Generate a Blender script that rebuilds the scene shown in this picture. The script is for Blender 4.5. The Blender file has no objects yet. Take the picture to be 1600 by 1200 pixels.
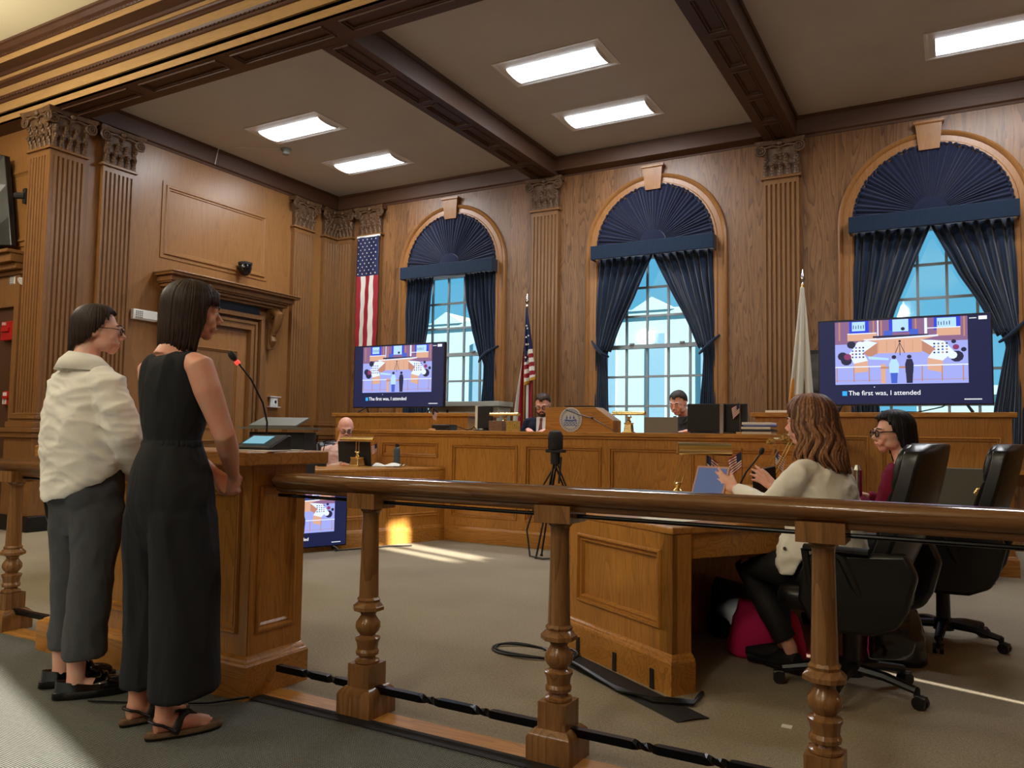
import bpy, bmesh, math, random
from math import sin, cos, pi, sqrt, atan2, radians
from mathutils import Vector, Matrix, noise
random.seed(7)
S = bpy.context.scene
C = S.collection
# ---------------------------------------------------------------- camera
cam_d = bpy.data.cameras.new('camera'); cam = bpy.data.objects.new('camera', cam_d); C.objects.link(cam)
cam_d.sensor_width = 36.0; cam_d.lens = 1233.0/1600.0*36.0; cam_d.clip_start = 0.05; cam_d.clip_end = 300
RM = Matrix(((0.8721744, 0.01863449, 0.48884003), (0.48897021, -0.06350262, -0.86998595), (0.01483088, 0.99780768, -0.06449707)))
cam.matrix_world = Matrix.Translation((0, 0, 1.15)) @ RM.to_4x4()
S.camera = cam
S.view_settings.view_transform = 'Standard'; S.view_settings.look = 'None'
S.view_settings.exposure = 0.34; S.view_settings.gamma = 1.0; S.view_settings.use_curve_mapping = False
S.cycles.max_bounces = 8; S.cycles.diffuse_bounces = 4; S.cycles.glossy_bounces = 3; S.cycles.transparent_max_bounces = 12
S.cycles.sample_clamp_indirect = 4.0; S.cycles.use_denoising = True
S.cycles.caustics_reflective = False; S.cycles.caustics_refractive = False
# ---------------------------------------------------------------- world sky
W = bpy.data.worlds.new('world'); S.world = W; W.use_nodes = True
nt = W.node_tree; nt.nodes.clear()
wo = nt.nodes.new('ShaderNodeOutputWorld'); bg = nt.nodes.new('ShaderNodeBackground')
tc = nt.nodes.new('ShaderNodeTexCoord'); sx = nt.nodes.new('ShaderNodeSeparateXYZ'); cr = nt.nodes.new('ShaderNodeValToRGB')
nt.links.new(tc.outputs['Generated'], sx.inputs[0]); nt.links.new(sx.outputs['Z'], cr.inputs[0])
nt.links.new(cr.outputs[0], bg.inputs[0]); nt.links.new(bg.outputs[0], wo.inputs[0])
cr.color_ramp.elements[0].position = 0.0; cr.color_ramp.elements[0].color = (0.22, 0.57, 0.76, 1)
cr.color_ramp.elements[1].position = 0.6; cr.color_ramp.elements[1].color = (0.09, 0.33, 0.60, 1)
bg.inputs[1].default_value = 0.95
# ---------------------------------------------------------------- sun (low, from the right through the side windows)
SUN_AZ = Vector((0.957, -0.29, 0)).normalized(); SUN_EL = radians(20)
sun_to = Vector((SUN_AZ.x*cos(SUN_EL), SUN_AZ.y*cos(SUN_EL), sin(SUN_EL)))
sl = bpy.data.lights.new('sun', 'SUN'); sl.energy = 22; sl.angle = radians(1.0); sl.color = (1.0, 0.93, 0.80)
so = bpy.data.objects.new('sun', sl); C.objects.link(so); so.rotation_euler = sun_to.to_track_quat('Z', 'Y').to_euler()
# ---------------------------------------------------------------- ceiling lamps' light (one area light in each troffer, unseen warm fill lights added in the public hall)
def area(name, loc, sx_, sy_, power, col, rot=(0, 0, 0)):
    l = bpy.data.lights.new(name, 'AREA'); l.shape = 'RECTANGLE'; l.size = sx_; l.size_y = sy_; l.energy = power; l.color = col
    o = bpy.data.objects.new(name, l); C.objects.link(o); o.location = loc; o.rotation_euler = rot; return o
ZC = 5.10      # chamber ceiling
TROFFERS = [(-7.43, 7.36), (-7.43, 8.82), (-3.64, 7.32), (-3.64, 8.78), (0.42, 8.72), (0.42, 7.30)]
for i, (x, y) in enumerate(TROFFERS):
    area('troffer_light', (x, y, ZC-0.035), 1.0, 0.30, 31, (0.95, 0.97, 1.0))
def fill_point(name, loc, r, power, col):
    l = bpy.data.lights.new(name, 'POINT'); l.shadow_soft_size = r; l.energy = power; l.color = col
    o = bpy.data.objects.new(name, l); C.objects.link(o); o.location = loc; return o
for (x, y) in [(-8.6, 2.6), (-5.2, 0.6), (-1.2, -1.2), (-8.5, -3.5), (-4.8, -4.0), (-1.2, -4.0)]:
    fill_point('hall_fill_light', (x, y, 4.7 if y > 2 else 4.3), .22, 170 if y > 2 else 80, (1.0, 0.925, 0.80))  # added to brighten cornice and hall ceiling; no fixtures modelled
# ---------------------------------------------------------------- mesh builder
class MB:
    def __init__(s): s.v = []; s.f = []; s.m = []; s.mi = 0
    def add(s, vs, fs, T=None):
        b = len(s.v)
        s.v += [tuple(T @ Vector(p)) if T is not None else tuple(p) for p in vs]
        for q in fs: s.f.append(tuple(b+i for i in q)); s.m.append(s.mi)
        return s
    def box(s, x0, x1, y0, y1, z0, z1, T=None):
        vs = [(x, y, z) for z in (z0, z1) for y in (y0, y1) for x in (x0, x1)]
        return s.add(vs, [(0, 2, 3, 1), (4, 5, 7, 6), (0, 1, 5, 4), (2, 6, 7, 3), (0, 4, 6, 2), (1, 3, 7, 5)], T)
    def quad(s, a, b, c, d, T=None): return s.add([a, b, c, d], [(0, 1, 2, 3)], T)
    def rings(s, R, closed=True, cap=True, T=None, loop=False):
        n = len(R[0]); vs = [p for r in R for p in r]; fs = []
        m = len(R)
        for i in range(m if loop else m-1):
            i2 = (i+1) % m
            for j in range(n if closed else n-1):
                j2 = (j+1) % n
                fs.append((i*n+j, i*n+j2, i2*n+j2, i2*n+j))
        if cap and not loop:
            fs.append(tuple(reversed(range(n)))); fs.append(tuple((m-1)*n+j for j in range(n)))
        return s.add(vs, fs, T)
    def prism(s, poly, z0, z1, T=None):
        return s.rings([[(x, y, z0) for x, y in poly], [(x, y, z1) for x, y in poly]], T=T)
    def lathe(s, prof, c=(0, 0, 0), n=20, sq=False, T=None, rot=0):
        R = []
        for r, z in prof:
            ring = []
            for k in range(n):
                a = 2*pi*k/n+rot
                rr = r
                if sq: rr = r/max(abs(cos(a)), abs(sin(a)))
                ring.append((c[0]+rr*cos(a), c[1]+rr*sin(a), c[2]+z))
            R.append(ring)
        return s.rings(R, T=T)
    def tube(s, path, r, n=8, T=None, cap=True, flat=1.0, up=None):
        P = [Vector(p) for p in path]; R = []
        if not hasattr(r, '__len__'): r = [r]*len(P)
        prev = None
        for i, p in enumerate(P):
            t = (P[min(i+1, len(P)-1)]-P[max(i-1, 0)])
            if t.length < 1e-9: t = Vector((0, 0, 1))
            t.normalize()
            if prev is None:
                a = Vector(up) if up else (Vector((0, 0, 1)) if abs(t.z) < 0.9 else Vector((1, 0, 0)))
            else: a = prev
            u = a - t*a.dot(t)
            if u.length < 1e-6: u = t.orthogonal()
            u.normalize(); prev = u; w = t.cross(u)
            R.append([tuple(p+u*(r[i]*flat*cos(2*pi*k/n))+w*(r[i]*sin(2*pi*k/n))) for k in range(n)])
        return s.rings(R, T=T, cap=cap)
    def ell(s, c, rx, ry, rz, n=16, m=10, T=None, rot=None):
        R = []
        M = rot.to_matrix() if rot is not None else None
        for i in range(m+1):
            a = -pi/2+pi*i/m; rr = max(cos(a), 0.02)
            ring = []
            for k in range(n):
                q = Vector((rx*rr*cos(2*pi*k/n), ry*rr*sin(2*pi*k/n), rz*sin(a)))
                if M is not None: q = M @ q
                ring.append(tuple(Vector(c)+q))
            R.append(ring)
        return s.rings(R, T=T)
    def sweep(s, prof, path, closed=False, T=None):
        """prof: list of (outward, z); path: plan points; outward is to the right of travel, mitred"""
        n = len(path); R = []
        for i in range(n):
            p = Vector(path[i][:2]); z = path[i][2] if len(path[i]) > 2 else 0
            a = Vector(path[(i-1) % n][:2]) if (closed or i > 0) else None
            b = Vector(path[(i+1) % n][:2]) if (closed or i < n-1) else None
            d1 = (p-a).normalized() if a is not None else None; d2 = (b-p).normalized() if b is not None else None
            if d1 is None: d1 = d2
            if d2 is None: d2 = d1
            n1 = Vector((d1.y, -d1.x)); n2 = Vector((d2.y, -d2.x)); mm = (n1+n2)
            mm = mm/(max(0.2, mm.length_squared/2)) if mm.length > 1e-6 else n1
            R.append([(p.x+mm.x*o, p.y+mm.y*o, z+h) for o, h in prof])
        return s.rings(R, loop=closed, T=T)
    def grid(s, fn, nu, nv, T=None):
        vs = [fn(i/nu, j/nv) for j in range(nv+1) for i in range(nu+1)]
        fs = [(j*(nu+1)+i, j*(nu+1)+i+1, (j+1)*(nu+1)+i+1, (j+1)*(nu+1)+i) for j in range(nv) for i in range(nu)]
        return s.add(vs, fs, T)
    def board(s, O, U, V, W_, H_, panels=(), thick=0.04, prof=((0, 0), (0, .004), (.005, .013), (.014, .013), (.018, -.003), (.028, -.003), (.030, .003), (.036, .001), (.042, -.018)), T=None):
        """framed board: front at O + u*U + v*V, normal N=UxV, with recessed moulded panels (u0,u1,v0,v1)"""
        O, U, V = Vector(O), Vector(U).normalized(), Vector(V).normalized(); N = U.cross(V)
        us = sorted(set([0, W_]+[p[0] for p in panels]+[p[1] for p in panels])); vs_ = sorted(set([0, H_]+[p[2] for p in panels]+[p[3] for p in panels]))
        pt = lambda u, v, d=0: tuple(O+U*u+V*v+N*d)
        for i in range(len(us)-1):
            for j in range(len(vs_)-1):
                cu, cv = (us[i]+us[i+1])/2, (vs_[j]+vs_[j+1])/2
                if any(p[0] < cu < p[1] and p[2] < cv < p[3] for p in panels): continue
                s.quad(pt(us[i], vs_[j]), pt(us[i+1], vs_[j]), pt(us[i+1], vs_[j+1]), pt(us[i], vs_[j+1]), T)
        for (a, b, c, d) in panels:
            R = [[pt(a+k, c+k, h), pt(b-k, c+k, h), pt(b-k, d-k, h), pt(a+k, d-k, h)] for k, h in prof]
            s.rings(R, cap=False, T=T)
            k, h = prof[-1]; s.quad(*R[-1], T)
        e = [pt(0, 0), pt(W_, 0), pt(W_, H_), pt(0, H_)]; g = [pt(0, 0, -thick), pt(W_, 0, -thick), pt(W_, H_, -thick), pt(0, H_, -thick)]
        s.add(e+g, [(0, 4, 5, 1), (1, 5, 6, 2), (2, 6, 7, 3), (3, 7, 4, 0), (4, 7, 6, 5)], T)
        return s
def rotz(a): return Matrix.Rotation(a, 4, 'Z')
def TR(x, y, z, a=0): return Matrix.Translation((x, y, z)) @ rotz(a)
def frame(o, xdir, zdir=(0, 0, 1)):
    x = Vector(xdir).normalized(); z = Vector(zdir).normalized(); y = z.cross(x).normalized(); z = x.cross(y)
    return Matrix(((x.x, y.x, z.x, o[0]), (x.y, y.y, z.y, o[1]), (x.z, y.z, z.z, o[2]), (0, 0, 0, 1)))
def obj(name, mb, mats, parent=None, smooth=False, bevel=0, fix=True, sub=0, ang=40):
    me = bpy.data.meshes.new(name); me.from_pydata(mb.v, [], mb.f)
    if not isinstance(mats, (list, tuple)): mats = [mats]
    for m in mats: me.materials.append(m)
    if len(mats) > 1: me.polygons.foreach_set('material_index', mb.m)
    if fix:
        bm = bmesh.new(); bm.from_mesh(me); bmesh.ops.recalc_face_normals(bm, faces=bm.faces); bm.to_mesh(me); bm.free()
    if smooth:
        me.polygons.foreach_set('use_smooth', [True]*len(me.polygons))
        if ang < 180: me.set_sharp_from_angle(angle=radians(ang))
    o = bpy.data.objects.new(name, me); C.objects.link(o)
    if parent is not None: o.parent = parent
    if bevel:
        b = o.modifiers.new('bevel', 'BEVEL'); b.width = bevel; b.segments = 2; b.limit_method = 'ANGLE'
    if sub:
        b = o.modifiers.new('sub', 'SUBSURF'); b.levels = sub; b.render_levels = sub
    return o
def thing(name, label=None, cat=None, group=None, loc=(0, 0, 0), rz=0, kind=None):
    o = bpy.data.objects.new(name, None); C.objects.link(o); o.location = loc; o.rotation_euler = (0, 0, rz); o.empty_display_size = 0.1
    return tag(o, label, cat, group, kind)
def tag(o, label=None, cat=None, group=None, kind=None):
    if label: o['label'] = label
    if cat: o['category'] = cat
    if group: o['group'] = group
    if kind: o['kind'] = kind
    return o
def struct(name, mb, mats, **k): return tag(obj(name, mb, mats, **k), kind='structure')
def copy_tree(o, parent=None):
    c = o.copy(); C.objects.link(c)
    if parent is not None: c.parent = parent
    for ch in list(o.children): copy_tree(ch, c)
    return c
def remeshed(name, mb, mat, parent, voxel=0.006, smooth=6, fac=0.6):
    """union of closed pieces into ONE continuous skin"""
    o = obj(name, mb, mat, None, fix=False)
    r = o.modifiers.new('r', 'REMESH'); r.mode = 'VOXEL'; r.voxel_size = voxel
    if smooth:
        m = o.modifiers.new('s', 'SMOOTH'); m.factor = fac; m.iterations = smooth
    dg = bpy.context.evaluated_depsgraph_get(); dg.update()
    me = bpy.data.meshes.new_from_object(o.evaluated_get(dg)); me.name = name
    o.modifiers.clear(); old = o.data; o.data = me; bpy.data.meshes.remove(old)
    me.materials.clear()
    for m in (mat if isinstance(mat, (list, tuple)) else [mat]): me.materials.append(m)
    me.polygons.foreach_set('use_smooth', [True]*len(me.polygons))
    if parent is not None: o.parent = parent
    return o
# ---------------------------------------------------------------- materials
def srgb(r, g, b): return tuple(((c/255)/12.92 if c/255 <= 0.04045 else ((c/255+0.055)/1.055)**2.4) for c in (r, g, b))+(1,)
class NM:
    def __init__(s, name):
        s.m = bpy.data.materials.new(name); s.m.use_nodes = True; s.t = s.m.node_tree; s.t.nodes.clear()
        s.out = s.n('OutputMaterial'); s.b = s.n('BsdfPrincipled'); s.l(s.b.outputs[0], s.out.inputs[0])
    def n(s, t, **k):
        x = s.t.nodes.new('ShaderNode'+t)
        for a, v in k.items(): setattr(x, a, v)
        return x
    def l(s, a, b): s.t.links.new(a, b)
    def coord(s, scale=(1, 1, 1), loc=(0, 0, 0), rot=(0, 0, 0)):
        t = s.n('TexCoord'); m = s.n('Mapping'); m.inputs['Scale'].default_value = scale; m.inputs['Location'].default_value = loc; m.inputs['Rotation'].default_value = rot
        s.l(t.outputs['Object'], m.inputs[0]); return m.outputs[0]
    def noise(s, vec, sc, det=3, rough=0.5, dist=0):
        x = s.n('TexNoise'); x.inputs['Scale'].default_value = sc; x.inputs['Detail'].default_value = det; x.inputs['Roughness'].default_value = rough; x.inputs['Distortion'].default_value = dist
        if vec is not None: s.l(vec, x.inputs['Vector'])
        return x.outputs['Fac']
    def ramp(s, fac, stops):
        r = s.n('ValToRGB'); e = r.color_ramp.elements
        while len(e) < len(stops): e.new(0.5)
        for i, (p, c) in enumerate(stops): e[i].position = p; e[i].color = c
        s.l(fac, r.inputs[0]); return r.outputs[0]
    def math(s, op, a, b=None, c=None):
        x = s.n('Math', operation=op)
        for i, v in enumerate((a, b, c)):
            if v is None: continue
            if isinstance(v, (int, float)): x.inputs[i].default_value = v
            else: s.l(v, x.inputs[i])
        return x.outputs[0]
    def mix(s, fac, a, b, bt='MIX'):
        x = s.n('MixRGB', blend_type=bt)
        for i, v in enumerate((fac, a, b)):
            if isinstance(v, (int, float)): x.inputs[i].default_value = v
            elif isinstance(v, tuple): x.inputs[i].default_value = v
            else: s.l(v, x.inputs[i])
        return x.outputs[0]
    def bump(s, h, st=0.3, d=0.01):
        x = s.n('Bump'); x.inputs['Strength'].default_value = st; x.inputs['Distance'].default_value = d; s.l(h, x.inputs['Height']); s.l(x.outputs[0], s.b.inputs['Normal'])
    def set(s, col=None, rough=0.5, metal=0, spec=None, **k):
        if col is not None:
            if isinstance(col, tuple): s.b.inputs['Base Color'].default_value = col
            else: s.l(col, s.b.inputs['Base Color'])
        s.b.inputs['Roughness'].default_value = rough; s.b.inputs['Metallic'].default_value = metal
        if spec is not None: s.b.inputs['Specular IOR Level'].default_value = spec
        for a, v in k.items(): s.b.inputs[a.replace('_', ' ')].default_value = v
        return s.m
def simple(name, col, rough=0.5, metal=0, var=0.0, vs=20, **k):
    m = NM(name)
    c = srgb(*col) if max(col) > 1 else col
    if var:
        f = m.noise(m.coord(), vs, 4)
        d = tuple(max(0, x*(1-var)) for x in c[:3])+(1,); l_ = tuple(min(1, x*(1+var)) for x in c[:3])+(1,)
        return m.set(m.ramp(f, [(0.3, d), (0.7, l_)]), rough, metal, **k)
    return m.set(c, rough, metal, **k)
def emis(name, col, st=1.0):
    m = NM(name); m.b.inputs['Emission Color'].default_value = srgb(*col); m.b.inputs['Emission Strength'].default_value = st
    return m.set((0.01, 0.01, 0.01, 1), 0.5)
def wood(name, light, dark, axis='z', plank=0.0, paxis='x', rough=0.32, fig=1.0, scale=1.0):
    """oak: fine pores stretched along the grain, cathedral figure, optional planks of varied tone"""
    m = NM(name)
    st = {'x': (0.09, 1, 1), 'y': (1, 0.09, 1), 'z': (1, 1, 0.09)}[axis]
    st = tuple(q*scale for q in st)
    t = m.n('TexCoord'); co = t.outputs['Object']
    if plank:
        sp = m.n('SeparateXYZ'); m.l(co, sp.inputs[0]); pa = sp.outputs[{'x': 0, 'y': 1, 'z': 2}[paxis]]
        idx = m.math('FLOOR', m.math('DIVIDE', pa, plank))
        wn = m.n('TexWhiteNoise', noise_dimensions='1D'); m.l(idx, wn.inputs['W'])
        off = m.n('VectorMath', operation='SCALE'); m.l(wn.outputs['Color'], off.inputs[0]); off.inputs['Scale'].default_value = 9
        ad = m.n('VectorMath', operation='ADD'); m.l(co, ad.inputs[0]); m.l(off.outputs[0], ad.inputs[1]); co = ad.outputs[0]
    mp = m.n('Mapping'); mp.inputs['Scale'].default_value = st; m.l(co, mp.inputs[0]); v = mp.outputs[0]
    fine = m.noise(v, 130/scale, 4, 0.6)
    mid = m.noise(v, 3.2, 2, 0.5, 0.3)
    rings_ = m.math('FRACT', m.math('MULTIPLY', mid, 17))
    rg = m.math('POWER', rings_, 2.6)
    f = m.math('ADD', m.math('MULTIPLY', fine, 0.50), m.math('MULTIPLY', rg, 0.50*fig))
    f = m.math('ADD', f, m.math('MULTIPLY', m.noise(v, 1.1, 2), 0.25))
    col = m.ramp(f, [(0.28, light), (0.85, dark)])
    if plank:
        k = m.math('MULTIPLY_ADD', wn.outputs['Value'], 0.34, 0.80)
        cm = m.n('VectorMath', operation='SCALE'); m.l(col, cm.inputs[0]); m.l(k, cm.inputs['Scale']); col = cm.outputs[0]
    m.bump(f, 0.12, 0.004)
    return m.set(col, rough, spec=0.45)
OAK_L, OAK_D = (0.52, 0.235, 0.045, 1), (0.17, 0.064, 0.010, 1)
M = {}
M['oak_wall'] = wood('oak_wall_planks', (0.25, 0.120, 0.046, 1), (0.078, 0.031, 0.011, 1), 'z', plank=0.27, rough=0.38, fig=0.8, scale=1.7)
M['oak_side'] = wood('oak_side_wall', (0.30, 0.140, 0.042, 1), (0.15, 0.062, 0.018, 1), 'z', fig=0.35, rough=0.36)
M['oak_z'] = wood('oak_vertical', OAK_L, OAK_D, 'z', fig=0.42, scale=2.2)
M['oak_x'] = wood('oak_horizontal_x', OAK_L, OAK_D, 'x', fig=0.5, scale=2.0)
M['oak_y'] = wood('oak_horizontal_y', OAK_L, OAK_D, 'y', fig=0.5, scale=2.0)
M['casing'] = wood('oak_casing', (0.34, 0.155, 0.048, 1), (0.13, 0.052, 0.015, 1), 'z', fig=0.3)
M['muntin'] = simple('backlit_muntin', (150, 160, 166), 0.5)  # backlit shade of the white muntins put into this grey-blue
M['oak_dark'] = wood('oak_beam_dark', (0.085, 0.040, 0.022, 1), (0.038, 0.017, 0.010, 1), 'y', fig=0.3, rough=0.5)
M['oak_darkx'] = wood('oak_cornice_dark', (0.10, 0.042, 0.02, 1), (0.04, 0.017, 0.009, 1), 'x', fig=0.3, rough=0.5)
M['oak_trim'] = wood('oak_trim', (0.25, 0.118, 0.040, 1), (0.08, 0.034, 0.011, 1), 'z', fig=0.25, rough=0.34)
M['oak_gold'] = wood('oak_frieze', (0.46, 0.27, 0.10, 1), (0.28, 0.15, 0.05, 1), 'x', fig=0.3, rough=0.4)
M['carved'] = simple('carved_oak', (92, 66, 42), 0.55, var=0.45, vs=26)
M['mahog'] = wood('rail_dark_oak', (0.22, 0.105, 0.040, 1), (0.06, 0.026, 0.010, 1), 'x', fig=0.5, rough=0.13)
M['post'] = wood('post_oak', (0.29, 0.145, 0.052, 1), (0.10, 0.042, 0.015, 1), 'z', fig=0.5, rough=0.2)
M['plaster'] = simple('ceiling_paint', (200, 202, 204), 0.8, var=0.04, vs=1.2)
M['cream'] = simple('hall_cream_paint', (250, 240, 196), 0.8, var=0.03, vs=1)
M['white'] = simple('white_enamel', (230, 232, 230), 0.4)
M['black'] = simple('black_plastic', (14, 14, 15), 0.4, var=0.2)
M['blackmetal'] = simple('black_metal_bar', (16, 16, 18), 0.28, 0.6)
M['iron'] = simple('dark_matte', (22, 21, 22), 0.7, var=0.2)
M['brass'] = NM('polished_brass'); M['brass'] = M['brass'].set((0.78, 0.58, 0.24, 1), 0.27, 1.0)
M['chrome'] = simple('chrome', (190, 190, 190), 0.15, 1.0)
M['paper'] = simple('paper', (232, 232, 225), 0.7)
M['grey'] = simple('grey_metal', (120, 120, 112), 0.5, 0.0, var=0.08)
M['red'] = simple('red_enamel', (170, 22, 24), 0.35)
M['leather'] = simple('black_leather', (17, 18, 19), 0.30, var=0.2, vs=60)
M['tube'] = emis('lit_fluorescent_tube', (250, 253, 255), 9.0)
M['lamp_white'] = simple('troffer_white', (235, 238, 242), 0.5)
def carpet(name, c0, c1, sc, bump=0.5):
    m = NM(name); v = m.coord(); a = m.noise(v, sc, 2, 0.7); b = m.noise(v, sc*0.35, 2); c = m.noise(v, 1.2, 3)
    f = m.math('ADD', m.math('MULTIPLY', a, 0.7), m.math('ADD', m.math('MULTIPLY', b, 0.2), m.math('MULTIPLY', c, 0.12)))
    m.bump(a, bump, 0.006); return m.set(m.ramp(f, [(0.36, c0), (0.66, c1)]), 0.95, spec=0.1)
M['carpet_in'] = carpet('beige_speckled_carpet', (0.16, 0.135, 0.097, 1), (0.45, 0.385, 0.285, 1), 230)
def weave():
    m = NM('hall_grid_weave_carpet'); v = m.coord((1, 1, 1), rot=(0, 0, 0.03)); s_ = m.n('SeparateXYZ'); m.l(v, s_.inputs[0])
    k = 2*pi/0.0085
    a = m.math('SINE', m.math('MULTIPLY', s_.outputs[0], k)); b = m.math('SINE', m.math('MULTIPLY', s_.outputs[1], k))
    f = m.math('MULTIPLY', m.math('MULTIPLY_ADD', a, 0.5, 0.5), m.math('MULTIPLY_ADD', b, 0.5, 0.5))
    n = m.noise(m.coord(), 60, 3); f = m.math('ADD', f, m.math('MULTIPLY_ADD', n, 0.3, -0.15))
    m.bump(f, 0.6, 0.004)
    return m.set(m.ramp(f, [(0.12, (0.045, 0.047, 0.044, 1)), (0.6, (0.33, 0.34, 0.31, 1))]), 0.95, spec=0.1)
M['weave'] = weave()
def velvet(name, c, spec=0.2):
    m = NM(name); v = m.coord((1, 1, 0.25)); f = m.noise(v, 45, 4)
    c = srgb(*c); d = tuple(x*0.75 for x in c[:3])+(1,)
    m.bump(f, 0.2, 0.003); m.b.inputs['Sheen Weight'].default_value = 0.3
    return m.set(m.ramp(f, [(0.3, d), (0.7, c)]), 0.85, spec=spec)
M['blue'] = velvet('blue_velvet', (17, 38, 62))
M['blue_pleat'] = velvet('navy_pleated_fabric', (15, 25, 54))
def glass():
    m = bpy.data.materials.new('window_glass'); m.use_nodes = True; t = m.node_tree; t.nodes.clear()
    o = t.nodes.new('ShaderNodeOutputMaterial'); a = t.nodes.new('ShaderNodeBsdfTransparent'); g = t.nodes.new('ShaderNodeBsdfGlossy'); x = t.nodes.new('ShaderNodeMixShader')
    a.inputs[0].default_value = (0.78, 0.93, 0.97, 1); g.inputs['Roughness'].default_value = 0.05; x.inputs[0].default_value = 0.06
    t.links.new(a.outputs[0], x.inputs[1]); t.links.new(g.outputs[0], x.inputs[2]); t.links.new(x.outputs[0], o.inputs[0]); return m
M['glass'] = glass()
# ================================================================ THE ROOM
XL, YB = -9.05, 10.0         # chamber left wall, window wall
XR = 2.17                    # chamber right wall (beyond the frame)
ZB = 4.83                    # underside of beams
WIN = [-6.72, -3.47, -0.20]
PILX = [-5.08, -1.82]
# floors
m = MB(); m.box(-12.3, 2.3, 2.66, 12, -0.1, 0); struct('floor', m, M['carpet_in'])
m = MB(); m.box(-12.3, 2.3, -8, 2.54, -0.1, 0); struct('floor', m, M['weave'])
m = MB(); m.box(-12.3, 2.3, 2.54, 2.66, -0.1, 0.004); struct('trim_1', m, M['oak_x'], bevel=0.002)
tp = MB(); tp.grid(lambda u, v: (-2.74+u*4.6, 2.475+v*0.075+0.006*sin(u*9), 0.005+0.004*sin(v*pi)), 40, 3)
tag(obj('floor_tape', tp, M['iron'], smooth=True), 'black tape strip stuck along the wooden sill under the railing', 'tape')
# ---- back wall with three arched openings
def wall_with_arches(x0, x1, z1, y0, y1, cxs, r, zs, zsill):
    m = MB(); N = 24
    edges = [x0]+[e for c in cxs for e in (c-r, c+r)]+[x1]
    for i in range(0, len(edges), 2): m.box(edges[i], edges[i+1], y0, y1, 0, z1)
    for c in cxs:
        m.box(c-r, c+r, y0, y1, 0, zsill)
        arc = [(c+r*cos(pi-pi*k/N), zs+r*sin(pi-pi*k/N)) for k in range(N+1)]
        for y in (y0, y1):
            for k in range(N):
                a, b = arc[k], arc[k+1]
                m.quad((a[0], y, a[1]), (b[0], y, b[1]), (b[0], y, z1), (a[0], y, z1))
        for k in range(N):
            a, b = arc[k], arc[k+1]; m.quad((a[0], y0, a[1]), (b[0], y0, b[1]), (b[0], y1, b[1]), (a[0], y1, a[1]))
    return m
struct('wall_back', wall_with_arches(XL-0.2, XR+0.2, 5.3, YB, YB+0.3, WIN, 0.80, 3.70, 0.85), M['oak_wall'], fix=False)
m = MB(); m.box(XL-0.25, XL, 5.34, YB+0.3, 0, 5.3); struct('wall_left', m, M['oak_side'])
m = MB(); m.box(-12.2, XL-0.2, 5.34, 5.6, 0, 5.3); struct('wall_front', m, M['oak_side'])
# right walls: openings are the side windows (narrow gaps between closed drapes)
def wall_x(X, y0, y1, z1, holes, t=0.12):
    m = MB(); ys = sorted(set([y0, y1]+[h[0] for h in holes]+[h[1] for h in holes])); zs = sorted(set([0, z1]+[h[2] for h in holes]+[h[3] for h in holes]))
    for i in range(len(ys)-1):
        for j in range(len(zs)-1):
            cy, cz = (ys[i]+ys[i+1])/2, (zs[j]+zs[j+1])/2
            if any(h[0] < cy < h[1] and h[2] < cz < h[3] for h in holes): continue
            m.box(X, X+t, ys[i], ys[i+1], zs[j], zs[j+1])
    return m
SLITS = [(3.60, 3.66, 0.62, 1.5), (4.18, 4.203, 0.60, 1.05), (3.28, 3.305, 0.6, 1.2), (4.10, 4.28, 2.34, 2.80), (4.35, 4.60, 2.28, 3.02)]
struct('wall_right', wall_x(XR, 2.6, YB, 6.2, SLITS), M['oak_side'], fix=False)
struct('wall_hall_right', wall_x(XR, -8, 2.6, 6.2, [(-1.4, 0.27, 1.75, 2.72)]), M['oak_side'], fix=False)
m = MB(); m.box(-12.3, -12.1, -8, 5.6, 0, 6.2); struct('wall_hall_left', m, M['oak_side'])
m = MB(); m.box(-12.3, 2.4, -8.2, -8, 0, 6.2); struct('wall_rear', m, M['oak_side'])
m = MB(); m.box(-12.3, 2.4, -8.2, 5.2, 5.52, 5.62); struct('ceiling_hall', m, M['cream'])
m = MB(); m.box(XL-0.2, XR+0.2, 5.2, YB+0.2, ZC, ZC+0.1); struct('ceiling', m, M['plaster'])
# ---- beams: panelled soffits between the pilasters
def beam(x0, x1, y0, y1, name):
    m = MB(); n = 6; L = (y1-y0)/n; w = x1-x0
    pans = [(w*0.24, w*0.76, i*L+0.05, (i+1)*L-0.05) for i in range(n)]
    m.board((x0, y1, ZB), (1, 0, 0), (0, -1, 0), w, y1-y0, pans, thick=0.02)
    m.box(x0, x1, y0, y1, ZB+0.02, ZC+0.01)
    for x in (x0, x1):
        s = -1 if x == x0 else 1
        m.box(min(x, x+s*0.02), max(x, x+s*0.02), y0, y1, ZC-0.05, ZC); m.box(min(x, x+s*0.008), max(x, x+s*0.008), y0, y1, ZB, ZB+0.03)
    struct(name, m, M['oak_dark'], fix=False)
beam(-5.243, -4.873, 5.5, YB, 'trim_2'); beam(-1.99, -1.625, 5.5, YB, 'trim_3')
# header beam between hall and chamber, panelled soffit
m = MB(); pans = []
for i in range(8): pans.append((0.1+i*1.4, 1.3+i*1.4, 0.12, 0.33))
m.board((-9.05, 5.507, ZB), (1, 0, 0), (0, -1, 0), 11.4, 0.42, pans, thick=0.02)
m.box(-12.2, XR, 5.10, 5.507, ZB+0.02, 5.95); m.box(-12.2, -9.05, 5.09, 5.507, ZB, ZB+0.02)
struct('trim_4', m, M['oak_darkx'], fix=False)
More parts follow.
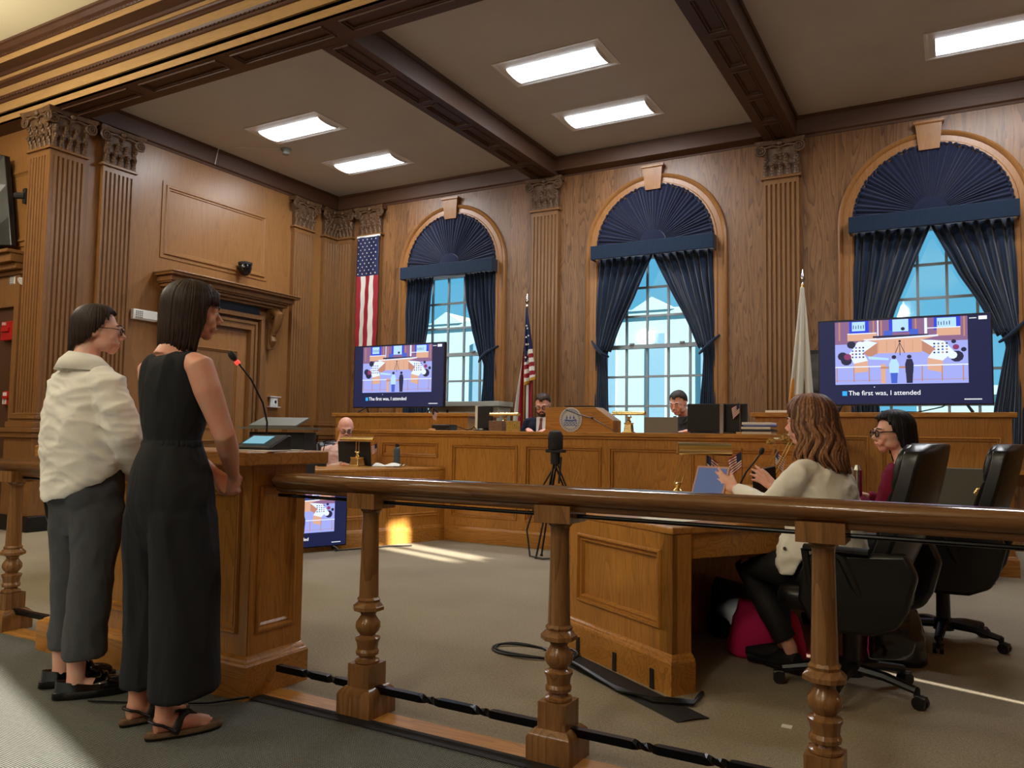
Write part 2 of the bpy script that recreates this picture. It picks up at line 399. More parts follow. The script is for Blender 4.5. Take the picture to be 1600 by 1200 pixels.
# entablature towards the hall: alternating golden fasciae and dark mouldings
def band(y, z0, z1, mat, name, y2=5.12, prof=None):
    mm = MB()
    if prof: mm.rings([[(x, yy, zz) for yy, zz in prof] for x in (-12.2, XR)])
    else: mm.box(-12.2, XR, y, y2, z0, z1)
    return struct(name, mm, mat, fix=True)
band(5.08, 4.83, 4.90, M['oak_gold'], 'trim_5')
band(5.10, 4.90, 4.95, M['oak_darkx'], 'trim_6')
band(5.075, 4.95, 5.063, M['oak_gold'], 'trim_5')
def mould(pts, dent=None):
    mm = MB(); mm.rings([[(x, yy, zz) for yy, zz in pts] for x in (-12.2, XR)])
    if dent:
        for i in range(238): mm.box(-12+i*0.06, -12+i*0.06+0.033, dent[0], dent[1], dent[2], dent[3])
    struct('trim_6', mm, M['oak_darkx'], fix=False)
mould([(5.12, 5.06), (5.05, 5.06), (5.035, 5.075), (5.045, 5.088), (5.03, 5.10), (5.02, 5.12), (5.12, 5.12)], (5.028, 5.05, 5.086, 5.099))
band(5.07, 5.12, 5.255, M['oak_gold'], 'trim_5')
mould([(5.12, 5.25), (5.05, 5.25), (5.035, 5.262), (5.01, 5.27), (5.0, 5.285), (5.12, 5.285)])
band(4.985, 5.285, 5.325, M['oak_gold'], 'trim_5')
mould([(5.12, 5.325), (4.96, 5.325), (4.94, 5.345), (4.81, 5.348), (4.81, 5.352), (5.12, 5.352)])
band(4.81, 5.352, 5.425, M['oak_gold'], 'trim_5')
mould([(5.12, 5.42), (4.795, 5.42), (4.785, 5.435), (4.75, 5.45), (4.72, 5.485), (4.70, 5.495), (4.70, 5.53), (5.12, 5.53)], (4.785, 4.80, 5.424, 5.438))
# ---- crown around the chamber ceiling
prof = [(0, ZB+0.015), (0.012, ZB+0.015), (0.02, ZB+0.04), (0.045, ZB+0.055), (0.055, ZB+0.10), (0.085, ZC-0.04), (0.10, ZC-0.03), (0.10, ZC+0.01), (0, ZC+0.01)]
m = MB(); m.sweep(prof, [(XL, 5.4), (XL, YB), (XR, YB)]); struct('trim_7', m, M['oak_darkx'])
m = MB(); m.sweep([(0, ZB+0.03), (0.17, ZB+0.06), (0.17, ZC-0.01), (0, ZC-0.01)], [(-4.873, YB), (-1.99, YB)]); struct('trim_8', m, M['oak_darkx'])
# ---- arch casings with keystones
for i, cx in enumerate(WIN):
    m = MB(); pr = [(0.80, 0), (0.80, 0.02), (0.82, 0.035), (0.85, 0.035), (0.86, 0.022), (0.92, 0.022), (0.93, 0.04), (0.955, 0.055), (0.975, 0.04), (0.985, 0.0)]
    R = [[(cx-r, YB-d, 0.85) for r, d in pr]]
    for k in range(33):
        a = pi-pi*k/32; R.append([(cx+r*cos(a), YB-d, 3.70+r*sin(a)) for r, d in pr])
    R.append([(cx+r, YB-d, 0.85) for r, d in pr])
    m.rings(R, cap=False)
    m.rings([[(cx-w/2, YB-0.001, z), (cx+w/2, YB-0.001, z), (cx+w/2, YB-d, z), (cx-w/2, YB-d, z)] for w, z, d in [(0.21, 4.46, 0.06), (0.27, 4.745, 0.085), (0.31, 4.76, 0.10), (0.31, 4.785, 0.10)]])
    struct('trim_%d' % (9+i), m, M['casing'], smooth=True, ang=35)
# ---- pilasters
FW = 0.42
def fluted(w, d, n, fr=0.021):
    """plan polygon: back at y=0, front at y=-d, n flutes"""
    pts = [(-w/2, 0), (-w/2, -d)]; g = w/(n*2+1)
    x = -w/2+g
    for i in range(n):
        for k in range(6):
            a = pi*k/5; pts.append((x+g/2*(1-cos(a)), -d+fr*sin(a)))
        x += 2*g
    pts += [(w/2, -d), (w/2, 0)]; return pts
def capital(m, w, d, h):
    """carved scroll-and-leaf capital; z from 0 (collar) to h (abacus), front towards -y"""
    m.rings([[(-a/2, 0, z), (a/2, 0, z), (a/2, -b, z), (-a/2, -b, z)] for a, b, z in [(w*.96, d, 0), (w*.98, d+.01, h*.5), (w*1.12, d+.03, h*.78), (w*1.25, d+.05, h*.8)]])
    m.rings([[(-w*.66, 0, z), (w*.66, 0, z), (w*.66+o, -d-.07-o, z), (w*.3, -d-.05-o, z), (0, -d-.04-o*1.3, z), (-w*.3, -d-.05-o, z), (-w*.66-o, -d-.07-o, z)] for z, o in [(h*.88, 0), (h*.93, .012), (h, .02)]])
    rnd = random.Random(3)
    for row, (zz, nn, rr) in enumerate([(0.02, 5, .045), (h*.30, 4, .05), (h*.52, 3, .045)]):
        for k in range(nn):
            x = (-w/2)*0.86+w*0.86*(k/(nn-1)); 
            for q in range(4):
                t = q/3
                m.ell((x+rnd.uniform(-.006, .006), -d-.008-.03*t*t, zz+h*.24*t), rr*(0.75-.25*t), .012+.004*t, h*.085, 8, 5)
            m.ell((x, -d-.045, zz+h*.25), rr*.5, .02, .016, 8, 5)
    for sx_ in (-1, 1):      # volutes
        c = Vector((sx_*w*.53, -d-.055, h*.74)); path = []
        for k in range(40):
            a = k/39*2.4*2*pi; r = 0.072*(1-k/46)
            path.append((c.x+sx_*r*sin(a), c.y-.01*k/39, c.z+r*cos(a)))
        m.tube(path, [0.016*(1-k/60) for k in range(40)], 6)
        m.lathe([(0.06, -0.02), (0.06, 0.0), (0.02, 0.01)], n=14, T=Matrix.Translation((c.x, c.y+.01, c.z)) @ Matrix.Rotation(pi/2, 4, 'X'))
        m.tube([(sx_*w*.45, -d-.05, h*.80), (sx_*w*.2, -d-.045, h*.84), (0, -d-.04, h*.80)], [.02, .016, .012], 6)
    m.ell((0, -d-.06, h*.90), .035, .025, .035, 10, 6)
def pilaster(name, T, w=FW, d=0.07, n=7, ztop=4.365, zbot=1.32, foot=None):
    e = thing(name, kind='structure'); e.matrix_world = T
    m = MB(); m.prism(fluted(w, d, n), zbot, ztop-0.07); m.prism([(-w/2, 0), (-w/2, -d), (w/2, -d), (w/2, 0)], ztop-0.07, ztop)
    obj('shaft', m, M['oak_trim'], e)
    m = MB()
    for o, a, b in [(.03, ztop-0.005, ztop+.02), (.02, ztop+.02, ztop+.03)]: m.box(-w/2-o, w/2+o, -d-o, 0, a, b)
    obj('collar', m, M['oak_trim'], e, bevel=0.004)
    m = MB(); capital(m, w, d, ZB-ztop-.03); m.v = [(x, y, z+ztop+.03) for x, y, z in m.v]
    obj('capital', m, M['carved'], e, smooth=True)
    m = MB()
    for o, a, b in [(.02, zbot-.03, zbot), (.05, zbot-.07, zbot-.03), (.035, zbot-.10, zbot-.07), (.07, zbot-.17, zbot-.10), (.12, 1.10, zbot-.17), (.10, 1.04, 1.10), (.07, 0.17, 1.04)]:
        m.box(-w/2-o, w/2+o, -d-o, 0, a, b)
    obj('pedestal', m, M['oak_trim'], e, bevel=0.006)
    m = MB(); m.box(-w/2-.10, w/2+.10, -d-.10, 0, 0, 0.17); obj('plinth', m, foot or M['oak_trim'], e, bevel=0.006)
    return e
for i, x in enumerate(PILX+[-8.27]): pilaster('trim_%d' % (12+i), TR(x, YB, 0))
AL = lambda y: TR(XL, y, 0, pi/2)      # on the left wall, facing +x
pilaster('trim_15', AL(5.965)); pilaster('trim_16', AL(9.16), w=0.42)
pilaster('trim_17', TR(XL, 9.79, 0, pi/2), w=0.34, n=5); pilaster('trim_18', TR(-8.84, YB, 0), w=0.34, n=5)
# free-standing square column at the end of the wall (two fluted faces seen)
pilaster('trim_19', TR(-9.214, 5.19, 0), foot=M['black']); pilaster('trim_20', TR(XL-0.02, 5.333, 0, pi/2), foot=M['black'])
m = MB(); m.box(-9.42, -9.02, 5.14, 5.6, 0, ZB); struct('trim_21', m, M['oak_trim'])
# ---- panel on the left wall above the door
m = MB(); m.board((XL+0.012, 6.63, 3.41), (0, 1, 0), (0, 0, 1), 1.83, 1.02, [(0.045, 1.785, 0.045, 0.975)], thick=0.02, prof=((0, 0), (0.01, .02), (.03, .02), (.045, .004), (.06, .004), (.07, -.008)))
struct('trim_22', m, M['oak_side'], fix=False)
# ---- door in the left wall
d = thing('door_1', kind='structure')
m = MB(); m.box(XL, XL+0.05, 6.75, 8.47, 0, 2.93); obj('door_surround', m, M['oak_trim'], d)
m = MB(); m.board((XL+0.06, 7.02, 0.02), (0, 1, 0), (0, 0, 1), 1.05, 2.55, [(0.14, 0.90, 0.2, 1.0), (0.14, 0.90, 1.15, 2.28)], thick=0.05); obj('door_panel', m, M['casing'], d, fix=False)
m = MB()
for (a, b, dd) in [(0, .05, .13), (.05, .09, .10), (.09, .13, .12), (.17, .23, .15)]:
    for y0, y1 in ((8.10+a, 8.10+b), (7.0-b, 7.0-a)): m.box(XL+.05, XL+dd, y0, y1, 0, 2.62+a)
    m.box(XL+.05, XL+dd, 7.0-b, 8.10+b, 2.62+a, 2.62+b)
for k in range(64):
    for y in (8.25, 6.85): m.ell((XL+.08, y, .06+k*.04), .02, .018, .017, 6, 4)
obj('casing', m, M['oak_trim'], d, fix=False)
m = MB(); m.box(XL+.05, XL+.07, 7.0, 8.3, 2.80, 3.0); obj('transom_glass', m, simple('dark_glass', (30, 30, 38), 0.35), d)
m = MB()
for a, b, pjt in [(2.985, 3.02, .16), (3.02, 3.06, .22), (3.06, 3.08, .27), (3.08, 3.15, .30), (3.15, 3.18, .38), (3.18, 3.20, .40)]: m.box(XL, XL+pjt, 6.78-pjt*.6, 8.58+pjt*.6, a, b)
obj('pediment', m, M['oak_trim'], d, bevel=0.006)
for y in (8.52, 6.72):
    m = MB(); path = [];
    for k in range(26): a = k/25*1.6*2*pi; r = .10*(1-k/34); path.append((XL+.15+r*cos(a), y, 2.86+r*sin(a)))
    m.tube(path, .035, 8, flat=1)
    m.tube([(XL+.10, y, 2.98), (XL+.24, y, 2.88), (XL+.2, y, 2.72), (XL+.10, y, 2.60), (XL+.13, y, 2.50), (XL+.1, y, 2.42)], [.07, .075, .06, .05, .055, .02], 10)
    m.box(XL+.05, XL+.10, y-.06, y+.06, 2.38, 2.99)
    for k in range(5): m.ell((XL+.16-.012*k, y, 2.70-.05*k), .04, .06-.006*k, .03, 8, 5)
    obj('console_bracket', m, M['oak_trim'], d, smooth=True)
# west-hall door pediment and panel on the wall left of the column
d = thing('door_2', kind='structure')
m = MB()
for a, b, p in [(2.98, 3.03, .12), (3.03, 3.1, .2), (3.1, 3.2, .27), (3.2, 3.24, .32)]: m.box(-11.6, -9.66+p*.2, 5.34-p, 5.34, a, b)
m.box(-11.4, -9.72, 5.26, 5.34, 2.6, 2.98); m.box(-9.80, -9.70, 5.24, 5.34, 0, 2.98); obj('pediment', m, M['oak_trim'], d, bevel=.006)
m = MB(); m.box(-11.4, -9.80, 5.31, 5.34, 0, 2.6); obj('door_panel', m, M['oak_dark'], d)
m = MB(); m.board((-11.4, 5.325, 3.35), (1, 0, 0), (0, 0, 1), 1.75, 1.0, [(.05, 1.70, .05, .95)], thick=.02, prof=((0, 0), (0.01, .02), (.03, .02), (.045, .004), (.07, -.008))); struct('trim_23', m, M['oak_side'], fix=False)
# ---- sash windows
for i, cx in enumerate(WIN):
    w = thing('window_%d' % (i+1), kind='structure')
    m = MB(); y0, y1 = YB+.14, YB+.19
    for x in (-.8, .74): m.box(cx+x, cx+x+.06, y0-.02, y1+.03, .85, 4.5)
    m.box(cx-.8, cx+.8, y0, y1+.03, .85, .93); m.box(cx-.8, cx+.8, y0-.02, y1, 2.345, 2.40); m.box(cx-.8, cx+.8, y0, y1+.03, 3.58, 3.66)
    obj('sash', m, M['muntin'], w)
    m = MB()
    for k in range(1, 5): x = cx-.74+k*(1.48/5); m.box(x-.015, x+.015, y0+.015, y1-.005, .93, 3.6)
    for z in (3.18, 2.79, 1.965, 1.565, 1.16): m.box(cx-.76, cx+.76, y0+.013, y1-.003, z-.015, z+.015)
    for k in (-.35, .35): m.box(cx+k-.03, cx+k+.03, y0-.04, y0, 2.40, 2.42)
    obj('muntins', m, M['muntin'], w)
    m = MB(); m.box(cx-.78, cx+.78, y0+.022, y0+.026, .9, 4.48); obj('pane', m, M['glass'], w)
    m = MB(); m.box(cx-.86, cx+.86, YB-.08, YB+.14, .81, .85); obj('window_sill', m, M['oak_x'], w)
# ================================================================ RAILING
def cyl_prof(yz): return yz
def handrail(x0, x1, parent):
    pr = [(-.022, .878), (-.03, .888), (-.03, .898), (-.045, .905), (-.058, .918), (-.064, .935), (-.058, .952), (-.04, .962), (0, .968), (.04, .962), (.058, .952), (.064, .935), (.058, .918), (.045, .905), (.03, .898), (.03, .888), (.022, .878)]
    m = MB(); zc, k = .925, [(.0, .0), (.01, .5), (.03, .8), (.06, .97), (.09, 1)]
    R = [[(x0+a, 2.62+y*max(q, .05), zc+(z-zc)*max(q, .05)) for y, z in pr] for a, q in k]+[[(x1, 2.62+y, z) for y, z in pr]]
    m.rings(R); return obj('handrail', m, M['mahog'], parent, smooth=True, ang=50)
def turned_post(x, parent):
    c = (x, 2.62, 0); m = MB()
    m.lathe([(.085, 0), (.085, .085), (.078, .10), (.062, .115)], c, 4, True, rot=pi/4)
    m.lathe([(.055, .11), (.055, .205)], c, 4, True, rot=pi/4)
    m.lathe([(.040, .20), (.050, .208), (.050, .216), (.036, .222), (.032, .232), (.046, .238), (.048, .25), (.042, .262), (.045, .285), (.052, .300), (.052, .306), (.036, .312), (.031, .318), (.044, .332), (.052, .348), (.050, .368), (.038, .385), (.030, .398), (.034, .405), (.036, .412)], c, 20)
    m.lathe([(.040, .410), (.066, .420), (.066, .434), (.052, .448), (.046, .452), (.050, .462), (.042, .472)], c, 8, rot=pi/8)
    m.lathe([(.041, .47), (.038, .60), (.034, .80), (.036, .818), (.044, .826), (.046, .836), (.058, .842)], c, 12)
    m.lathe([(.071, .838), (.071, .90)], c, 4, True, rot=pi/4)
    return obj('post', m, M['post'], parent, smooth=True, ang=32)
def railing(x0, x1, posts, label):
    r = thing('railing', label, 'railing'); handrail(x0, x1, r)
    for x in posts: turned_post(x, r)
    m = MB(); m.tube([(x0+.03, 2.62, .864), (x1, 2.62, .852)], .0075, 8); obj('upper_rod', m, M['blackmetal'], r, smooth=True)
    ps = sorted([x0+.06]+list(posts)+[x1]); m = MB()
    for a, b in zip(ps[:-1], ps[1:]):
        R = []; L = b-a; n = 60
        for i in range(n+1):
            t = i/n; x = a+L*t; ang = 0; w = .014
            for q in (.36, .64):
                u = (t-q)/.045
                if abs(u) < 1: w = .014-.004*(1-u*u)
                ang += pi*min(1, max(0, (u+1)/2))
            R.append([(x, 2.62+w*1.414*cos(ang+pi/4+k*pi/2), .105+w*1.414*sin(ang+pi/4+k*pi/2)) for k in range(4)])
        m.rings(R)
    obj('lower_bar', m, M['blackmetal'], r); return r
railing(-2.70, 3.6, [-2.14, -1.262, -.362, .55, 1.45, 2.35], 'oak railing with turned posts and black rods across the foreground, right of the lectern')
r = thing('railing', 'short stretch of oak railing with a turned post at far left edge', 'railing')
m = MB(); pr = [(-.022, .878), (-.03, .898), (-.058, .918), (-.064, .935), (-.058, .952), (0, .968), (.058, .952), (.064, .935), (.058, .918), (.03, .898), (.022, .878)]
m.rings([[(x, 2.62+y, z) for y, z in pr] for x in (-4.22, -9.0)]); obj('handrail', m, M['mahog'], r, smooth=True, ang=50)
for x in (-4.765, -5.66, -6.56): turned_post(x, r)
m = MB(); m.tube([(-4.2, 2.62, .862), (-9, 2.62, .862)], .0075, 8); obj('upper_rod', m, M['blackmetal'], r)
m = MB(); m.box(-9, -4.16, 2.606, 2.634, .09, .118); obj('lower_bar', m, M['blackmetal'], r)
# ================================================================ LECTERN
MOULD = [(0, 0), (.03, 0), (.03, .14), (.026, .150), (.018, .152), (.014, .162), (.004, .168), (0, .172)]
def base_mould(m, path, closed=False, h=1.0, pr=None): m.sweep([(o, z*h) for o, z in (pr or MOULD)], path, closed)
L = thing('lectern', 'wide oak lectern with panelled sides in front of the two standing women', 'lectern')
x0, x1, ya, yb = -4.15, -2.705, 2.495, 2.82
m = MB(); m.box(x0, x1-.02, ya+.02, yb-.001, 0.02, 1.0)
m.board((x1, ya+.003, 0), (0, 1, 0), (0, 0, 1), yb-ya-.003, 1.0, [(.04, .27, .26, .905)], thick=.02, prof=((0, 0), (0, .006), (.008, .010), (.014, .010), (.022, -.004), (.03, -.004), (.04, -.012)))
m.board((x0+.003, ya, 0), (1, 0, 0), (0, 0, 1), x1-x0-.006, 1.0, [(.10, .62, .26, .9), (.86, 1.38, .26, .9)], thick=.02)
obj('body', m, M['oak_z'], L, fix=False)
m = MB(); m.sweep([(o*1.6, z) for o, z in MOULD], [(x0, yb), (x0, ya), (x1, ya), (x1, yb)])
obj('base_moulding', m, M['oak_x'], L)
m = MB(); m.box(x0-.05, x1+.065, ya-.105, yb+.085, 1.0, 1.06); obj('top', m, M['oak_x'], L, bevel=.006)
m = MB(); m.box(-2.86, -2.835, 2.443, 2.448, .02, .055); obj('socket_plate', m, M['black'], L)
# ================================================================ DESKS
def plan_poly(m, pts, z0, z1): m.prism(pts, z0, z1)
def panel_run(m, P, Q, z0, z1, n, gap=.09, end=.08, plo=.26, phi=None, outward=None, thick=.03):
    """panelled front from P to Q; outward is to the right of travel"""
    P, Q = Vector(P+(0,)) if len(P) == 2 else Vector(P), Vector(Q+(0,)) if len(Q) == 2 else Vector(Q)
    d = (Q-P); L_ = d.length; H_ = z1-z0; phi = phi or H_-.10; w = (L_-2*end-(n-1)*gap)/n
    pans = [(end+i*(w+gap), end+i*(w+gap)+w, plo, phi) for i in range(n)]
    m.board((P.x, P.y, z0), d, (0, 0, 1), L_, H_, pans, thick=thick)
# central dais
D = thing('council_bench', 'long raised oak panelled bench across the room below the middle window', 'bench')
m = MB(); m.box(-5.885, -1.0, 7.28, 7.72, 0.02, 1.15)
xs = [(-4.819, -3.994), (-3.902, -3.049), (-2.967, -2.119)]
pans = [(a+5.885, b+5.885, .26, 1.045) for a, b in xs]+[(.10, .885, .26, .70), (.10, .885, .885, 1.055), (3.90, 4.75, .26, .70), (3.90, 4.75, .885, 1.055)]
m2 = MB(); m2.board((-5.885, 7.25, 0), (1, 0, 0), (0, 0, 1), 4.885, 1.15, pans, thick=.04)
obj('body', m, M['oak_z'], D); obj('front_panels', m2, M['oak_z'], D, fix=False)
m = MB(); m.sweep(MOULD, [(-4.93, 7.25), (-1.95, 7.25)]); obj('base_moulding', m, M['oak_x'], D)
m = MB(); m.box(-5.93, -.955, 7.20, 7.95, 1.15, 1.19); m.box(-5.90, -.985, 7.225, 7.8, 1.125, 1.15); obj('top', m, M['oak_x'], D, bevel=.004)
m = MB(); m.box(-7.4, 0.4, 8.80, 9.9, 0, .2); m.box(-5.05, -1.83, 7.92, 8.80, 0, .2); tag(obj('platform', m, M['carpet_in']), 'low carpeted platform behind the raised bench', 'platform')
def wing(label, A_, V_, P2, P1, Vo, Ao, ztop, flip):
    T_ = thing('side_desk', label, 'desk')
    run = [A_, V_, P2, P1]
    m = MB()
    segs = [(A_, V_, 3), (V_, P2, 2), (P2, P1, 1)]
    for (p, q, n) in segs:
        if not flip: panel_run(m, p, q, 0, ztop-.035, n, plo=.27, phi=ztop-.035-.075)
        else: panel_run(m, q, p, 0, ztop-.035, n, plo=.27, phi=ztop-.035-.075)
    # post at the end of the seated side and apron along it
    p1, p2 = Vector(P1), Vector(P2); e = (p1-p2).normalized(); nrm = Vector((-e.y, e.x)) if not flip else Vector((e.y, -e.x))
    a = p1; b = p1-nrm*-.10
    c = [a-e*.09, a, a+nrm*.11, a-e*.09+nrm*.11]
    m.prism([tuple(q) for q in c], 0, ztop-.035)
    obj('body', m, M['oak_z'], T_, fix=False)
    m = MB(); vo = Vector(Vo); d = (vo-p1).normalized(); L_ = (vo-p1).length; nn = Vector((d.y, -d.x)); k = -1 if (p2-p1).dot(nn) > 0 else 1
    q0 = p1+d*.1-nn*k*.02; q1 = vo-nn*k*.02
    m.prism([tuple(q0), tuple(q1), tuple(q1-nn*k*.025), tuple(q0-nn*k*.025)], ztop-.15, ztop-.035)
    ao = Vector(Ao); m.prism([tuple(vo), tuple(ao), tuple(ao+Vector((.03 if flip else -.03, 0))), tuple(vo+Vector((.03 if flip else -.03, 0)))], ztop-.15, ztop-.035)
    obj('apron', m, M['oak_y'], T_)
    m = MB(); pth = [A_, V_, P2, P1, tuple(p1+nrm*.11)]
    if flip: pth = pth[::-1]
    m.sweep(MOULD, pth); obj('base_moulding', m, M['oak_y'], T_)
    m = MB(); of = .02
    poly = [A_, V_, P2, P1, Vo, Ao]
    cx = sum(q[0] for q in poly)/6; cy = sum(q[1] for q in poly)/6
    m.prism(poly if not flip else poly[::-1], ztop-.035, ztop)
    obj('desktop', m, M['oak_y'], T_, bevel=.008); return T_
wing('angled oak side desk on the right, near end panelled, where the woman in white sits', (-1.98, 7.25), (-1.20, 5.02), (-1.86, 3.99), (-1.13, 3.52), (-.316, 4.77), (-1.1, 7.25), .74, False)
wing('angled oak side desk on the left joining the raised bench', (-4.90, 7.25), (-5.70, 5.10), (-5.03, 3.98), (-5.74, 3.51), (-6.62, 4.9), (-5.80, 7.25), .785, True)
# back counters carrying the televisions
def counter(label, xa, xb, y0=8.05, y1=8.75, zt=1.41, n=2):
    c = thing('back_counter', label, 'counter')
    m = MB(); m.box(xa+.04, xb-.04, y0+.05, y1, .02, zt-.04); w = (xb-xa-.08)
    g = (w-.16-(n-1)*.1)/n; m.board((xa+.04, y0+.02, 0), (1, 0, 0), (0, 0, 1), w, zt-.04, [(.08+i*(g+.1), .08+i*(g+.1)+g, .3, zt-.22) for i in range(n)], thick=.03)
    obj('body', m, M['oak_z'], c, fix=False)
    m = MB(); m.sweep(MOULD, [(xa+.04, y1), (xa+.04, y0+.02), (xb-.04, y0+.02), (xb-.04, y1)]); obj('base_moulding', m, M['oak_x'], c)
    m = MB(); m.box(xa, xb, y0-.02, y1+.02, zt-.045, zt); obj('top', m, M['oak_x'], c, bevel=.005); return c
counter('tall oak counter under the left television, behind the bench', -7.27, -5.1, n=2)
counter('tall oak counter under the right television, behind the seated women', -1.78, .47, n=2)
# ================================================================ OFFICE CHAIRS
def office_chair(label, x, y, rz, back_h=1.14, group=None, z=0, seat=.47):
    """faces +x before rotation"""
    c = thing('office_chair', label, 'chair', group)
    m = MB()
    def bk(u, v):   # padded high back, slightly wrapped; the outer shell
        t = v; zz = seat-.02+(back_h-seat+.02)*t; w = .27*(1-.10*abs(2*t-.9)**2)*(1 if t < .93 else 1-.5*((t-.93)/.07)**2)
        a = (u-.5)*2; xx = -.15-.23*t+.07*a*a-.03*sin(pi*t)
        return xx, a*w, zz
    n1, n2 = 14, 18; R = []
    for j in range(n2+1):
        ring = []
        for i in range(n1+1): X, Y, Z = bk(i/n1, j/n2); ring.append((X+.028, Y*.97, Z))
        for i in range(n1, -1, -1): X, Y, Z = bk(i/n1, j/n2); ring.append((X-.045, Y, Z))
        R.append(ring)
    m.rings(R); obj('back_shell', m, M['leather'], c, smooth=True, ang=70, bevel=.012)
    m = MB()
    for (a, b, th) in [(.04, .40, .055), (.41, .70, .06), (.71, .99, .07)]:
        R = []
        for j in range(9):
            t = a+(b-a)*j/8; e = sin(pi*j/8)**.4; ring = []
            for i in range(n1+1): X, Y, Z = bk(i/n1, t); q = 1-abs(2*i/n1-1)**6; ring.append((X+.03+th*max(e, .15)*max(q, .2), Y*.93, Z))
            for i in range(n1, -1, -1): X, Y, Z = bk(i/n1, t); ring.append((X+.015, Y*.93, Z))
            R.append(ring)
        m.rings(R)
    obj('backrest_cushion', m, M['leather'], c, smooth=True, ang=80)
    m = MB(); R = []
    for k, (zz, q) in enumerate([(seat-.10, .85), (seat-.07, .98), (seat-.03, 1.0), (seat, .95), (seat+.015, .7)]):
        R.append([((.27 if cos(a) > 0 else .27)*q*math.copysign(abs(cos(a))**.45, cos(a))+.02, .27*q*math.copysign(abs(sin(a))**.45, sin(a)), zz) for a in [2*pi*i/28 for i in range(28)]])
    m.rings(R); obj('seat', m, M['leather'], c, smooth=True, ang=80)
    for s in (-1, 1):
        m = MB(); m.tube([(-.16, s*.28, seat-.06), (-.10, s*.31, seat+.06), (-.05, s*.315, seat+.17), (.0, s*.315, seat+.20)], [.022, .022, .022, .02], 8); m.tube([(-.16, s*.315, seat+.205), (.11, s*.315, seat+.205)], [.035, .032], 10, flat=.5)
        m.tube([(.11, s*.315, seat+.20), (.09, s*.31, seat+.05), (-.02, s*.28, seat-.07)], .018, 8)
        obj('armrest', m, M['black'], c, smooth=True)
        m = MB(); m.rings([[(x, s*(.285+o), z) for x, z in [(-.30, seat-.03), (-.26, seat-.10), (-.16, seat-.145), (.0, seat-.15), (.10, seat-.11), (.145, seat-.03), (.13, seat+.10), (.09, seat+.18), (-.10, seat+.195), (-.30, seat+.21), (-.34, seat+.12)]] for o in (-.035, .035)]); obj('side_panel', m, M['leather'], c, bevel=.018, smooth=True, ang=70)
    m = MB(); m.lathe([(.055, .07), (.06, .12), (.038, .14), (.036, .28), (.045, .28), (.045, .30), (.022, .30), (.022, seat-.10)], n=16); m.box(-.10, .10, -.07, .07, seat-.135, seat-.095); m.tube([(.05, 0, seat-.12), (.05, -.22, seat-.11)], .008, 6); obj('gas_column', m, M['black'], c, smooth=True)
    for k in range(5):
        a = 2*pi*k/5+.35; u = Vector((cos(a), sin(a), 0)); m = MB()
        m.tube([u*.03+Vector((0, 0, .105)), u*.16+Vector((0, 0, .10)), u*.30+Vector((0, 0, .075))], [.032, .027, .022], 8, flat=.8); m.tube([u*.30+Vector((0, 0, .085)), u*.30+Vector((0, 0, .05))], .014, 8)
        o = obj('base_arm', m, M['black'], c, smooth=True)
        m = MB(); w = Vector((-u.y, u.x, 0))
        for s in (-1, 1): m.tube([u*.315+w*(s*.008)+Vector((0, 0, .028)), u*.315+w*(s*.026)+Vector((0, 0, .028))], .028, 14)
        m.tube([u*.295+Vector((0, 0, .05)), u*.34+Vector((0, 0, .045))], .016, 8); obj('caster', m, M['black'], o, smooth=True, ang=50)
    c.location = (x, y, z); c.rotation_euler = (0, 0, rz); return c
office_chair('high-backed black leather chair of the woman in the white blazer', -.44, 4.02, radians(172))
office_chair('high-backed black leather chair behind the woman in maroon', -.08, 5.27, radians(174))
office_chair('black leather chair behind the man at the two monitors on the bench', -2.80, 8.55, radians(-95), back_h=1.12, z=.2)
office_chair('black leather chair of the bald man at the left desk', -6.30, 7.15, radians(-30), back_h=1.05)
office_chair('empty black chair left of the lectern, only its caster showing', -6.17, 4.12, radians(10))
# ================================================================ WINDOW DRAPERY
def pleat(u, n, ph=0): return sin(u*n*2*pi+ph)
def curtain(label, cx, side, inner, z0=.95, ztop=3.58, tie=True, n=8):
    """inner: list of (z, |x from centre| of the inner edge), outer edge fixed at .83"""
    t_ = thing('curtain', label, 'curtain', 'blue velvet curtains')
    inner = sorted(inner); zs = [q[0] for q in inner]
    def edge(z):
        if z <= zs[0]: return inner[0][1]
        for (a, b), (c, d_) in zip(inner[:-1], inner[1:]):
            if z <= c: f = (z-a)/(c-a); return b+(d_-b)*f
        return inner[-1][1]
    zt = 2.36
    def fn(u, v):
        z = z0+(ztop-z0)*v; e = edge(z); out = .84+(.03*exp_(-((z-1.6)/.6)**2))
        g = exp_(-((z-zt)/.22)**2) if tie else 0
        x = e+(out-e)*u; w = abs(out-e); amp = min(.032, .09*w)*(1-.4*g)+.004
        y = YB-.005-amp*(1+.75*pleat(u, n, .6*sin(z*2.1))+.35*pleat(u, n*1.73, 1+.5*sin(z*1.3)))-.02-.06*g*sin(pi*u)
        y += .012*sin(z*7+u*9)*(1-g)
        return (cx+side*x, y+.04, z-.10*g*(1-u)*(1 if z > zt else .2))
    m = MB(); m.grid(fn, 110, 60); o = obj('drape', m, M['blue'], t_, smooth=True, ang=180)
    s = o.modifiers.new('solid', 'SOLIDIFY'); s.thickness = .006
    if tie:
        m = MB(); e = edge(zt)
        m.tube([(cx+side*(e-.005), YB-.04, zt-.13), (cx+side*(e+.07), YB-.115, zt-.09), (cx+side*(e+.16), YB-.10, zt+.0), (cx+side*.88, YB-.03, zt+.10)], [.014, .024, .024, .012], 10, flat=1.0)
        obj('tieback', m, M['blue'], t_, smooth=True)
    return t_
def exp_(x): return math.exp(x)
L_IN = [(.95, .58), (1.4, .62), (2.20, .67), (2.30, .66), (2.6, .50), (3.0, .28), (3.57, .005)]
curtain('left blue velvet curtain of the middle window, tied back', WIN[1], -1, L_IN)
